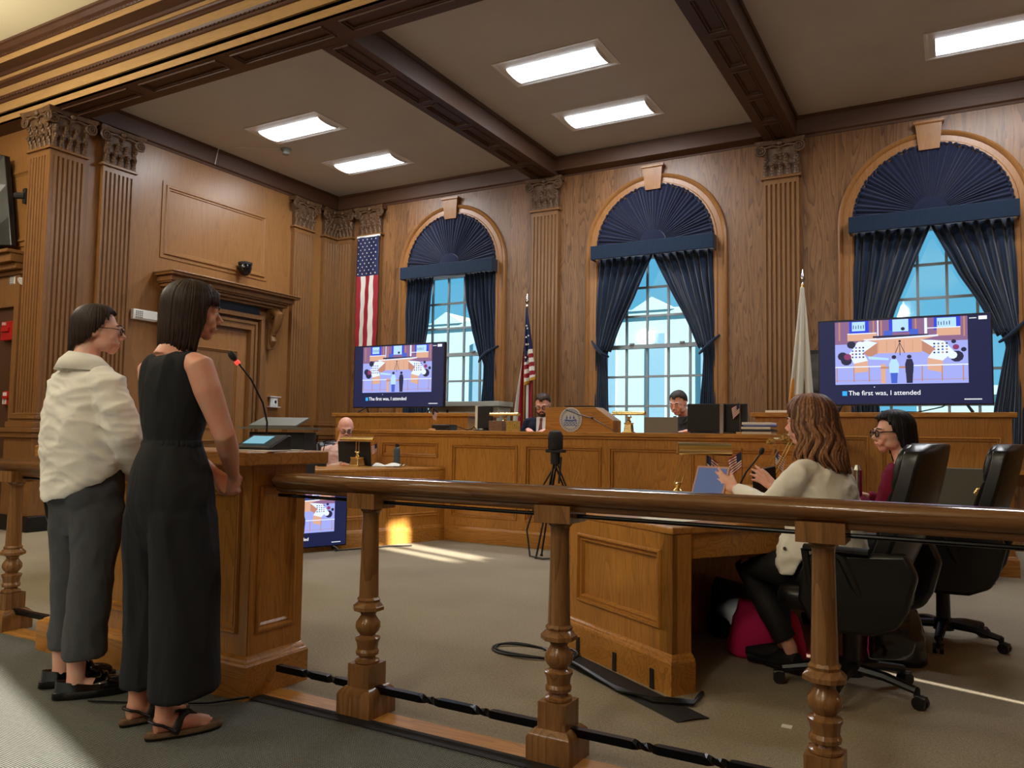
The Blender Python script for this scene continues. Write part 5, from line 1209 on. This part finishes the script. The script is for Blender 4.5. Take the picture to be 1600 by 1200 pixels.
def fig(name, label, xy, th):
    """local frame: +y forward, +x to the person's right"""
    e = thing(name, label, 'person'); e.location = (xy[0], xy[1], 0); e.rotation_euler = (0, 0, th-pi/2); return e
# ---------------------------------------------------------------- woman in white shirt
P = fig('person', 'standing woman with glasses, white long-sleeved shirt and dark trousers, at the lectern', (-3.394, 2.15), radians(86))
inv = (Matrix.Translation((-3.394, 2.15, 0)) @ rotz(radians(86)-pi/2)).inverted()
LW = lambda x, y, z: tuple(inv @ Vector((x, y, z)))
rA, lA = Vector(LW(-3.31, 2.11, .09)), Vector(LW(-3.515, 2.17, .09))
def foot_dir(a, b): return (Vector(LW(*b, 0))-Vector(LW(*a, 0))).normalized()
fdR = foot_dir((-3.324, 2.063), (-3.197, 2.281)); fdL = foot_dir((-3.526, 2.127), (-3.45, 2.33))
H = headT((-.030, .055, 1.600), radians(49-86), radians(-2), 0, .96)
m = MB(); head_pieces(m, H, w=1.03, jaw=1.12)
m.tube([H @ Vector((0, -.03, -.05)), (-.03, .0, 1.47), (-.01, -.02, 1.40)], [.052, .054, .075], 18)
loft(m, [(0, 0, 1.43, .05, .05), (0, -.01, 1.38, .13, .07), (0, 0, 1.25, .15, .10), (0, .01, 1.05, .13, .09), (0, .03, .9, .14, .09), (0, .03, .80, .11, .08)])
for s, an, fd in ((1, rA, fdR), (-1, lA, fdL)):
    m.tube([(s*.08, 0, .85), (an+Vector((0, 0, .40))).lerp(Vector((s*.09, 0, .5)), .4), an+Vector((0, -.005, .18)), an, an-Vector((0, 0, .03))], [.08, .055, .042, .036, .038], 14)
    m.tube([an+fd*-.035+Vector((0, 0, -.045)), an+fd*.06+Vector((0, 0, -.05)), an+fd*.15+Vector((0, 0, -.062))], [.034, .036, .024], 12)
for s in (1, -1):
    el = Vector((s*.235, .04, 1.12)); wr = Vector((s*.075, .215, .955)); m.tube([(s*.155, 0, 1.36), el, wr], [.045, .038, .024], 12)
    hand(m, wr, (-s*.6, .5, -.35), (-s*.5, -.8, 0), (0, 0, 1), .95, curl=(.5, .5, .55, .6), spread=.02)
b = remeshed('body', m, SK1, P, .0052, 5)
head_parts(P, H, glasses=.0018, brow=simple_cached('brow_dark', (40, 28, 22)))
def endA(phi):
    a = abs(math.degrees((phi+pi) % (2*pi)-pi))
    if a < 32: return .092
    if a < 64: return .092-(a-32)/32*.052
    if a < 95: return .040-(a-64)/31*.086
    return -.046-(a-95)/85*.080
hA = hair_mat('hair_dark_brown_bob', (52, 38, 30)); hair(P, H, hA, endA, n=190, r=.0080, R0=(.084, .104, .094), seed=3)
m = MB()
loft(m, [(0, -.005, 1.425, .060, .062), (0, -.01, 1.405, .120, .082), (0, -.012, 1.375, .182, .104), (0, -.012, 1.30, .196, .130), (0, -.012, 1.18, .198, .152), (0, -.008, 1.05, .196, .156, 0, .10), (-.005, .005, .97, .196, .152, 0, .30), (-.01, .008, .935, .198, .156, .10, .52), (-.01, .006, .915, .188, .150, .10, .54)], rip=.016, nr=7, seed=1)
for s in (1, -1):
    el = Vector((s*.240, .045, 1.115)); wr = Vector((s*.095, .205, .965))
    m.tube([(s*.12, -.01, 1.375), (s*.185, -.005, 1.335), (s*.225, .01, 1.23), el+Vector((0, 0, .02)), el+Vector((-s*.03, .05, -.05)), wr+Vector((s*.02, -.03, .02)), wr], [.070, .074, .076, .076, .070, .060, .042], 18)
shirtA = remeshed('shirt', m, fabric('white_cotton_shirt', (246, 244, 236), bump=.1, var=.05), P, .0065, 7)
wrinkle(shirtA, .0125, 6, (1, 1, 1.5), 3); wrinkle(shirtA, .0045, 15, (.7, .7, 1.6), 8)
for s in (1, -1):
    m = MB(); w = Vector((s*.095, .205, .965)); d = (Vector((s*.075, .215, .955))-Vector((s*.15, .14, 1.01))).normalized(); m.tube([w-d*.03, w+d*.02], [.040, .037], 18, cap=False); o = obj('cuff', m, shirtA.data.materials[0], shirtA, smooth=True); q = o.modifiers.new('s', 'SOLIDIFY'); q.thickness = .004
m = MB(); R = []
for (rr, ry, z) in [(.058, .062, 1.425), (.062, .068, 1.462), (.066, .072, 1.470), (.092, .100, 1.440), (.108, .118, 1.412)]:
    R.append([(rr*sin(a)*1.05-.008, ry*cos(a)*-1-.012, z+.018*(1-abs(a)/2.5)**.5*(1 if z > 1.43 else 0)-.012*abs(a)/2.5) for a in [-2.5+5.0*k/36 for k in range(37)]])
m.rings(R, closed=False, cap=False); o = obj('collar', m, shirtA.data.materials[0], shirtA, smooth=True, ang=180); q = o.modifiers.new('s', 'SOLIDIFY'); q.thickness = .005; q.offset = 1
TRS = fabric('charcoal_trousers', (80, 83, 88), sc=200)
m = MB(); loft(m, [(0, .03, 1.06, .140, .110), (0, .028, .98, .158, .128), (0, .028, .88, .172, .138), (0, .028, .78, .166, .126), (0, .03, .68, .125, .09)], rip=.006)
for s in (-1, 1): m.ell((s*.080, -.035, .865), .080, .075, .095, 20, 14)
for s, an, fd in ((1, rA, fdR), (-1, lA, fdL)):
    k = an+fd*.03; kn = Vector((s*.095, .0, .5)).lerp(Vector((k.x, k.y, .5)), .45)
    loft(m, [(s*.080, .03, .90, .070, .090), (s*.086, .028, .80, .090, .115), (s*.090, .022, .70, .092, .108), (kn.x, kn.y+.012, .52, .078, .092), (k.x, k.y, .32, .074, .092), (k.x, k.y, .172, .076, .096), (k.x, k.y, .165, .070, .090)], rip=.010, nr=5, seed=s)
tr = remeshed('trousers', m, TRS, P, .0065, 14); wrinkle(tr, .0050, 8, (1, 1, .8), 6); wrinkle(tr, .0026, 20, (1, 1, .6), 2)
PAT = simple('black_patent_leather', (12, 12, 13), .12)
for s, an, fd in ((1, rA, fdR), (-1, lA, fdL)):
    pr_ = Vector((fd.y, -fd.x, 0)); a = Vector((an.x, an.y, 0))-fd*.045
    F = Matrix(((pr_.x, fd.x, 0, a.x), (pr_.y, fd.y, 0, a.y), (0, 0, 1, 0), (0, 0, 0, 1)))
    def outline(g, z, nose=0): 
        pts = []
        for k_ in range(28):
            t = 2*pi*k_/28; yy = .115-.138*g*cos(t); wv = (.034+.013*min(1, max(0, (yy)/.20)))*g*math.copysign(abs(sin(t))**.8, sin(t)); pts.append((wv, yy, z))
        return pts
    m = MB(); m.rings([outline(1.10, .002), outline(1.15, .006), outline(1.14, .032), outline(1.08, .034)], T=F); sh = obj('shoe', m, M['black'], P, smooth=True, ang=50)
    m = MB(); m.ell((0, .168, .042), .048, .090, .036, 20, 12, T=F)
    wall = []
    for k_ in range(31):
        t = -1+2*k_/30; a_ = t*pi*.5; yy = .15-(.15+.034)*max(0, cos(a_)); xx = math.copysign(abs(sin(a_))**.75, t)*.049*(1-.12*max(0, (.08-yy)/.1)); h_ = .056+.022*max(0, 1-(yy+.02)/.12)
        wall.append([(xx, yy, .034), (xx*.90, yy+.003, h_), (xx*.84, yy+.007, h_), (xx*.90, yy+.006, .036)])
    m.rings(wall, T=F)
    m.tube([(-.03, .165, .062), (-.012, .16, .085), (.012, .16, .085), (.03, .165, .062)], .012, 8, T=F); m.tube([(-.020, .15, .082), (.0, .145, .095), (.02, .15, .082)], .011, 8, T=F); obj('upper', m, PAT, sh, smooth=True, ang=60)
# ---------------------------------------------------------------- woman in black jumpsuit
P = fig('person', 'standing dark-haired woman in sleeveless black jumpsuit and sandals, hands clasped, at the lectern', (-2.709, 2.078), radians(84))
inv = (Matrix.Translation((-2.709, 2.078, 0)) @ rotz(radians(84)-pi/2)).inverted()
rA, lA = Vector(LW(-2.605, 2.015, .085)), Vector(LW(-2.820, 2.055, .085)); fdR = foot_dir((-2.629, 1.964), (-2.524, 2.202)); fdL = foot_dir((-2.837, 2.009), (-2.784, 2.269))
H = headT((.018, .056, 1.628), radians(56-84), radians(-4), 0, .98)
m = MB(); head_pieces(m, H, w=.97, jaw=.95, nose=1.0)
m.tube([H @ Vector((0, -.03, -.05)), (.0, .0, 1.50), (0, -.015, 1.435)], [.050, .050, .075], 18)
loft(m, [(0, -.005, 1.468, .048, .05), (0, -.01, 1.445, .105, .062), (0, -.008, 1.42, .150, .075), (0, 0, 1.36, .150, .09), (0, .005, 1.25, .135, .095), (0, 0, 1.1, .105, .08), (0, 0, .95, .14, .11), (0, 0, .85, .12, .10)])
for s, an, fd in ((1, rA, fdR), (-1, lA, fdL)):
    m.tube([(s*.08, 0, .88), (s*.09, 0, .5), an+Vector((0, -.005, .20)), an+Vector((0, 0, .03)), an-Vector((0, 0, .03))], [.08, .056, .043, .034, .036], 14)
    m.tube([an-fd*.035+Vector((0, 0, -.035)), an+fd*.05+Vector((0, 0, -.035)), an+fd*.13+Vector((0, 0, -.048)), an+fd*.165+Vector((0, 0, -.055))], [.032, .034, .028, .022], 12)
    pr_ = Vector((fd.y, -fd.x, 0))*s*-1
    for k in range(5): q = an+fd*(.150-.006*k)+pr_*(.028-.014*k)+Vector((0, 0, -.056)); m.tube([q, q+fd*(.036-.003*k)+Vector((0, 0, -.002))], [.0105-.0012*k, .009-.0012*k], 8)
for s in (1, -1):
    sh = Vector((s*.168, -.002, 1.398)); el = Vector((s*.215, .085, 1.135)); wr = Vector((s*.060, .245, .965))
    m.tube([(s*.12, -.005, 1.41), sh, sh.lerp(el, .35)+Vector((s*.008, -.008, 0)), sh.lerp(el, .8), el, el.lerp(wr, .3)+Vector((s*.006, 0, -.006)), el.lerp(wr, .75), wr], [.048, .054, .053, .044, .042, .042, .031, .0235], 18)
    if s > 0: hand(m, wr, (-.42, .30, -.75), (-.75, -.2, .3), (.1, .8, .3), .98, curl=(.55, .6, .65, .7), spread=.04, thumb=(.9, .5))
    else: hand(m, wr, (.42, .25, -.72), (.75, -.1, .3), (.1, .8, .3), .98, curl=(.5, .55, .6, .6), spread=.03)
b = remeshed('body', m, SK2, P, .0052, 5)
head_parts(P, H, brow=simple_cached('brow_dark', (40, 28, 22)))
def endB(phi):
    a = abs(math.degrees((phi+pi) % (2*pi)-pi))
    if a < 40: return .052
    if a < 58: return .052-(a-40)/18*.03
    if a < 68: return .022-(a-58)/10*.175
    return -.150-.020*sin(radians(a))
hair(P, H, hair_mat('hair_brown_lob', (50, 35, 27), (70, 48, 36)), endB, n=230, r=.0082, R0=(.088, .108, .100), flare=-.03, wave=.0015, seed=7)
m = MB(); rnd = random.Random(4)
for k in range(16):
    a = radians(-46+92*k/15+rnd.uniform(-3, 3)); p0 = Vector((.03*sin(a), .05, .120)); m.tube([H @ q for q in [p0, Vector((.064*sin(a), .092*cos(a)-.0, .088)), Vector((.078*sin(a), .096*cos(a), .050)), Vector((.080*sin(a)+.004, .094*cos(a)+.002, .030+rnd.uniform(-.008, .006)))]], [.004, .0045, .0035, .001], 6)
obj('fringe_of_hair', m, hair_mat('hair_brown_fringe', (62, 44, 33)), P, smooth=True, ang=180)
BLK = fabric('black_jumpsuit', (40, 42, 46), sc=220, bump=.1)
m = MB()
loft(m, [(0, -.008, 1.458, .070, .058, 0, .12), (0, -.010, 1.450, .118, .074, 0, .12), (0, -.010, 1.434, .148, .088), (0, -.008, 1.40, .158, .104), (0, 0, 1.34, .154, .120), (0, .008, 1.26, .150, .124), (0, .004, 1.18, .138, .114), (0, 0, 1.12, .124, .098), (0, 0, 1.095, .118, .092)], rip=.004)
loft(m, [(0, 0, 1.105, .122, .096), (0, -.002, 1.09, .130, .104), (0, .0, 1.04, .150, .124), (0, .004, .96, .172, .146), (0, .008, .87, .180, .156), (0, .012, .78, .172, .142), (0, .02, .68, .12, .10)], rip=.018, nr=10, seed=2)
for s in (-1, 1): m.ell((s*.075, -.045, .875), .082, .080, .125, 20, 14)
for s, an, fd in ((1, rA, fdR), (-1, lA, fdL)):
    k = Vector((an.x, an.y, 0))+fd*.070
    loft(m, [(s*.080, .01, .92, .070, .105), (s*.088, .01, .82, .094, .136), (s*.094, .012, .70, .100, .136), (s*.095*.6+k.x*.4, k.y*.4+.01, .52, .104, .130), (k.x*.95, k.y*.9, .32, .108, .130), (k.x, k.y, .158, .110, .138, 0, .10), (k.x, k.y, .150, .104, .132, 0, .10)], rip=.020, nr=6, seed=3+s)
js = remeshed('jumpsuit', m, BLK, P, .0065, 22); wrinkle(js, .0085, 6.0, (1.3, 1.3, .40), 11); wrinkle(js, .0022, 18, (1.4, 1.4, .4), 5)
m = MB(); loft(m, [(0, 0, 1.082, .128, .102), (0, 0, 1.090, .131, .105), (0, 0, 1.102, .129, .103), (0, 0, 1.110, .126, .100)], n=160, rip=.012, nr=37); obj('waistband', m, BLK, P, smooth=True)
SOL = simple('cork_sole', (110, 86, 62), .8, var=.2, vs=80); STR = simple('dark_sandal_strap', (34, 30, 30), .5)
for s, an, fd in ((1, rA, fdR), (-1, lA, fdL)):
    pr_ = Vector((fd.y, -fd.x, 0)); a = Vector((an.x, an.y, 0))-fd*.045; F = Matrix(((pr_.x, fd.x, 0, a.x), (pr_.y, fd.y, 0, a.y), (0, 0, 1, 0), (0, 0, 0, 1)))
    def outline(g, z):
        pts = []
        for k_ in range(28):
            t = 2*pi*k_/28; yy = .118-.138*g*cos(t); pts.append(((.032+.013*min(1, max(0, yy/.18)))*g*math.copysign(abs(sin(t))**.8, sin(t)), yy, z))
        return pts
    m = MB(); m.rings([outline(1.0, .001), outline(1.02, .010)], T=F); sd = obj('sandal', m, M['black'], P, smooth=True, ang=50)
    m = MB(); m.rings([outline(1.0, .010), outline(1.03, .018), outline(.98, .028), outline(.85, .024)], T=F); obj('footbed', m, SOL, sd, smooth=True, ang=60)
    m = MB()
    for q in (-1, 1):
        m.tube([(q*.036, .075, .02), (q*.040, .082, .045), (q*.020, .105, .078), (0, .135, .080), (0, .175, .052), (.0, .195, .040)], [.017, .016, .015, .012, .006, .004], 8, T=F, flat=.45)
        m.tube([(q*.038, .075, .030), (q*.037, .03, .058), (q*.030, .005, .066), (0, -.004, .068)], .011, 8, T=F, flat=.5)
    obj('straps', m, STR, sd, smooth=True)
# ---------------------------------------------------------------- seated figures
def seated(label, xy, th, z0, head, yaw, pitch, skin, top, hairf=None, hs=.97, w=1.0, lean=.06, sh_w=.19, sh_z=.50, torso=(.17, .12), hands=None, legs=None, top_extra=None, body_vox=.006, glasses=None, beard=None, brow=None, knees=True, trouser=None, topname='shirt', seat=.50, **kw):
    """xy: seat centre; z0 floor level; head: local head centre"""
    P = fig('person', label, xy, th); P.location.z = z0
    H = headT(head, yaw-th, pitch, 0, hs); m = MB(); head_pieces(m, H, w=w, jaw=kw.get('jaw', 1.0)); nk = Vector((0, lean-.01, seat+sh_z+.04))
    m.tube([H @ Vector((0, -.03, -.05)), nk.lerp(Vector(H @ Vector((0, -.03, -.07))), .5), nk, nk-Vector((0, .01, .05))], [.053*w, .055*w, .062, .09], 16)
    loft(m, [(0, lean*t, seat+sh_z*t, torso[0]*a_, torso[1]*a_) for t, a_ in ((-.1, .85), (.2, .85), (.6, .85), (.85, .8), (.95, .55))])
    arms = hands or [((1, (.24, .10, seat+.22), (.13, .36, seat+.30), (-.5, .8, -.1), (0, 0, -1), (-1, 0, 0), (.4, .4, .4, .4))), ((-1, (-.24, .10, seat+.22), (-.13, .36, seat+.30), (.5, .8, -.1), (0, 0, -1), (1, 0, 0), (.4, .4, .4, .4)))]
    for s, el, wr, d, n, t_, cu in arms:
        m.tube([(s*sh_w*.85, lean, seat+sh_z-.03), el, wr], [.042, .036, .024], 12); hand(m, wr, d, n, t_, .98, curl=cu, spread=kw.get('spread', .10))
    lg = legs or [(s, (s*.11, .42, seat-.03), (s*.12, .44, .12), (0, 1, 0)) for s in (1, -1)]
    for s, kn, an, fd in lg:
        kn, an, fd = Vector(kn), Vector(an), Vector(fd); m.tube([(s*.09, .0, seat+.04), kn, an+(kn-an)*.6, an, an-Vector((0, 0, .03))], [.075, .052, .048, .034, .034], 12); m.tube([an-fd*.03-Vector((0, 0, .04)), an+fd*.12-Vector((0, 0, .055))], [.03, .024], 10)
    remeshed('body', m, skin, P, body_vox, 4)
    head_parts(P, H, glasses=glasses, beard=beard, brow=brow or simple_cached('brow_dark', (40, 28, 22)), look=kw.get('look', (0, 0)), lips=kw.get('lips', LIP))
    if hairf: hairf(P, H)
    m = MB(); a, b_ = torso
    loft(m, [(0, lean*t, seat+sh_z*t, a*p, b_*q) for t, p, q in kw.get('rings', ((-.16, 1.02, 1.15), (.0, 1.05, 1.2), (.25, 1.0, 1.12), (.55, 1.05, 1.12), (.78, 1.10, 1.10), (.90, 1.05, .92), (.98, .72, .72), (1.03, .42, .55)))], rip=.008, nr=6)
    for s, el, wr, d, n, t_, cu in arms:
        el, wr = Vector(el), Vector(wr); k = kw.get('sl', .9); e2 = el.lerp(wr, k); m.tube([(s*sh_w*.62, lean, seat+sh_z-.045), (s*sh_w*.95, lean, seat+sh_z-.055), Vector((s*sh_w, lean, seat+sh_z-.06)).lerp(el, .5), el, el.lerp(e2, .5), e2], [.062, .066, .060, .056, .050, .038], 16)
    if top_extra: top_extra(m)
    t_ = remeshed(topname, m, top, P, .0075, 6); wrinkle(t_, .0065, 8, (1, 1, 1.3), 5); wrinkle(t_, .003, 17, (1, 1, 1.3), 9)
    m = MB(); loft(m, [(0, 0, seat-.06, .15, .13), (0, 0, seat+.05, .17, .14), (0, 0, seat+.14, .155, .125)])
    for s, kn, an, fd in lg: kn, an = Vector(kn), Vector(an); m.tube([(s*.09, .0, seat+.03), Vector((s*.10, .2, seat+.03)).lerp(kn, .3), kn, kn.lerp(an, .5), an+(kn-an).normalized()*.05], [.095, .086, .070, .062, .055], 14)
    o = remeshed('trousers', m, trouser or TRS, P, .009, 4); wrinkle(o, .004, 9, (1, 1, 1), 4)
    for s, kn, an, fd in lg:
        an, fd = Vector(an), Vector(fd); m = MB(); m.tube([an-fd*.045-Vector((0, 0, .045)), an+fd*.02-Vector((0, 0, .042)), an+fd*.10-Vector((0, 0, .062)), an+fd*.19-Vector((0, 0, .072))], [.034, .044, .040, .022], 14); m.tube([an-fd*.05-Vector((0, 0, .085)), an+fd*.18-Vector((0, 0, .092))], [.024, .028], 10); obj('shoe', m, M['iron'], P, smooth=True)
    return P, H
# woman in white blazer
def hairC(P, H):
    def e(phi):
        a = abs(math.degrees((phi+pi) % (2*pi)-pi))
        if a < 42: return .060
        if a < 62: return .060-(a-42)/20*.05
        if a < 78: return .010-(a-62)/16*.17
        return -.185-.085*(a-78)/102
    hair(P, H, hair_mat('hair_wavy_auburn', (112, 74, 50), (176, 126, 86)), e, n=190, r=.0125, R0=(.096, .116, .108), flare=.10, wave=.010, seed=12)
    def e2(phi): return max(-.255, e(phi)-.01) if abs(math.degrees((phi+pi) % (2*pi)-pi)) > 70 else e(phi)
    hair(P, H, hair_mat('hair_light_brown_waves', (150, 104, 70), (196, 148, 104)), e2, n=46, r=.0135, R0=(.101, .121, .112), flare=.17, wave=.022, seed=5, inner=False, name='loose_waves')
    hair(P, H, hair_mat('hair_brown_waves', (92, 60, 42), (140, 96, 66)), e2, n=52, r=.0145, R0=(.100, .120, .111), flare=.14, wave=.024, seed=8, inner=False, name='loose_waves')
def blz(m):
    # long blazer skirts hanging over the seat; lapel side panel
    m.rings([[(-.175, -.02, .78), (-.215, .10, .78), (-.19, .17, .78), (-.15, .06, .78)], [(-.205, .04, .66), (-.235, .16, .66), (-.205, .215, .66), (-.18, .10, .66)], [(-.215, .09, .56), (-.245, .185, .56), (-.215, .225, .56), (-.19, .12, .56)], [(-.22, .125, .515), (-.235, .175, .515), (-.215, .20, .515), (-.20, .135, .515)]])
thC = radians(158)
P, H = seated('seated woman with wavy auburn hair in a white blazer, gesturing over the tablet', (-.475, 4.045), thC, 0, (-.005, .165, 1.232), radians(168), radians(-3), SK1, fabric('cream_blazer', (240, 236, 224), bump=.08, var=.05), hairC, hs=.97, lean=.10, sh_w=.185, sh_z=.545, torso=(.165, .115), seat=.50, top_extra=blz, topname='blazer', sl=.86,
    hands=[(1, (.235, .22, .83), (.105, .43, .90), (.02, .85, .52), (-.95, .15, -.1), (-.2, -.55, .8), (.10, .16, .22, .28)), (-1, (-.235, .25, .83), (-.10, .53, .89), (.02, .88, .47), (.95, .1, -.1), (.2, -.5, .8), (.05, .10, .16, .22))], spread=.20,
    legs=[(1, (.09, .43, .50), (.02, .33, .13), (-.2, .97, 0)), (-1, (-.10, .45, .50), (-.02, .26, .12), (.2, .9, 0))], trouser=M['iron'], body_vox=.005, look=(0, .3), lips=simple_cached('lips_rose', (160, 60, 62)))
m = MB(); m.ell((-.243, .15, .64), .004, .009, .009, 10, 6); obj('button', m, simple_cached('button_dark', (60, 48, 40)), P)
# woman in maroon
def hairD(P, H):
    def e(phi):
        a = abs(math.degrees((phi+pi) % (2*pi)-pi))
        if a < 50: return .090
        if a < 75: return .090-(a-50)/25*.10
        if a < 100: return -.010-(a-75)/25*.16
        return -.19
    hair(P, H, hair_mat('hair_black', (22, 20, 24)), e, n=130, r=.011, R0=(.088, .112, .100), flare=.02, seed=20)
P, H = seated('seated woman with black hair and black glasses in a maroon blazer', (-.215, 5.27), radians(168), 0, (-.02, .115, 1.198), radians(208), radians(-4), SK1, fabric('maroon_blazer', (118, 22, 56), var=.2), hairD, hs=1.03, lean=.06, sh_z=.50, sh_w=.19, torso=(.175, .13), seat=.50, glasses=.0035, topname='blazer', w=1.04, jaw=1.08,
    hands=[(1, (.25, .12, .72), (.13, .33, .80), (-.5, .6, .3), (0, 0, -1), (-1, 0, 0), (.7, .7, .7, .7)), (-1, (-.26, .12, .70), (-.10, .30, .80), (.4, .6, .5), (1, 0, 0), (0, 0, 1), (.8, .8, .8, .8))])
m = MB(); m.box(-.60, -.36, 5.05, 5.25, .742, .76); tag(obj('folder', m, simple_cached('pink_folder', (170, 50, 110)), bevel=.003), 'pink folder under the arm of the woman in maroon', 'folder')
# bald man at left desk
SHP = fabric('pale_pink_checked_shirt', (226, 190, 184), sc=60, var=.08)
seated('bald man with glasses in a pale pink shirt, head bent, at the left desk', (-6.17, 6.98), radians(-22), 0, (.0, .115, 1.20), radians(-44), radians(-24), SK3, SHP, None, hs=1.06, w=1.08, lean=.05, sh_z=.50, sh_w=.21, torso=(.20, .15), seat=.50, glasses=.002)
# two men behind the bench
def short_hair(mat, lo=.03, back=-.04):
    def f(P, H):
        def e(phi):
            a = abs(math.degrees((phi+pi) % (2*pi)-pi)); return .072 if a < 52 else (.072-(a-52)/25*(.072-lo) if a < 77 else lo-(a-77)/103*(lo-back))
        hair(P, H, mat, e, n=110, r=.0075, R0=(.080, .100, .092), seed=31)
    return f
SUIT = fabric('navy_suit', (30, 36, 56), var=.15)
P, H = seated('bearded man in navy suit, glasses and patterned tie behind the bench, looking down', (-4.19, 8.32), radians(-82), .2, (0, .17, 1.31), radians(-74), radians(-26), SK3, SUIT, short_hair(hair_mat('hair_brown_short', (66, 52, 42))), hs=1.04, w=1.1, lean=.08, sh_z=.63, sh_w=.22, torso=(.21, .15), seat=.52, glasses=.0028, beard=hair_mat('beard_brown', (60, 44, 36)), topname='suit_jacket', jaw=1.12, hands=[(1, (.25, .13, .90), (.12, .33, 1.015), (-.5, .8, -.1), (0, 0, -1), (-1, 0, 0), (.3, .3, .3, .3)), (-1, (-.25, .13, .90), (-.12, .33, 1.015), (.5, .8, -.1), (0, 0, -1), (1, 0, 0), (.3, .3, .3, .3))])
m = MB(); m.rings([[(-.065, .165, 1.165), (.065, .165, 1.165), (.06, .215, 1.155), (-.06, .215, 1.155)], [(-.05, .20, 1.0), (.05, .20, 1.0), (.05, .25, 1.0), (-.05, .25, 1.0)], [(-.03, .205, .86), (.03, .205, .86), (.03, .25, .86), (-.03, .25, .86)]]); obj('dress_shirt', m, simple_cached('white_shirt_cloth', (225, 225, 228)), P)
m = MB(); m.rings([[(-w, .205+d, z), (w, .205+d, z), (w, .222+d, z), (-w, .222+d, z)] for w, d, z in ((.014, 0, 1.15), (.018, .006, 1.125), (.012, .012, 1.11), (.026, .036, .98), (.0, .036, .86))]); obj('tie', m, simple('patterned_tie', (120, 50, 60), .6, var=.5, vs=120), P)
P, H = seated('grey-haired man in a dark grey zip shirt behind the bench, looking down at a laptop', (-2.52, 8.32), radians(-92), .2, (.03, .17, 1.315), radians(-100), radians(-22), SK3, fabric('dark_grey_polo', (62, 62, 70)), short_hair(hair_mat('hair_grey_short', (70, 66, 64))), hs=1.06, w=1.08, lean=.08, sh_z=.63, sh_w=.23, torso=(.22, .16), seat=.52, jaw=1.15, hands=[(1, (.25, .13, .90), (.12, .33, 1.015), (-.5, .8, -.1), (0, 0, -1), (-1, 0, 0), (.3, .3, .3, .3)), (-1, (-.25, .13, .90), (-.12, .33, 1.015), (.5, .8, -.1), (0, 0, -1), (1, 0, 0), (.3, .3, .3, .3))])
m = MB(); 
for s in (-1, 1): m.rings([[(s*.055, .155, 1.18), (s*.10, .125, 1.175), (s*.075, .215, 1.12), (s*.02, .225, 1.10)], [(s*.055, .162, 1.17), (s*.10, .132, 1.165), (s*.075, .225, 1.11), (s*.02, .235, 1.09)]])
obj('collar', m, simple_cached('black_collar', (30, 30, 34)), P)
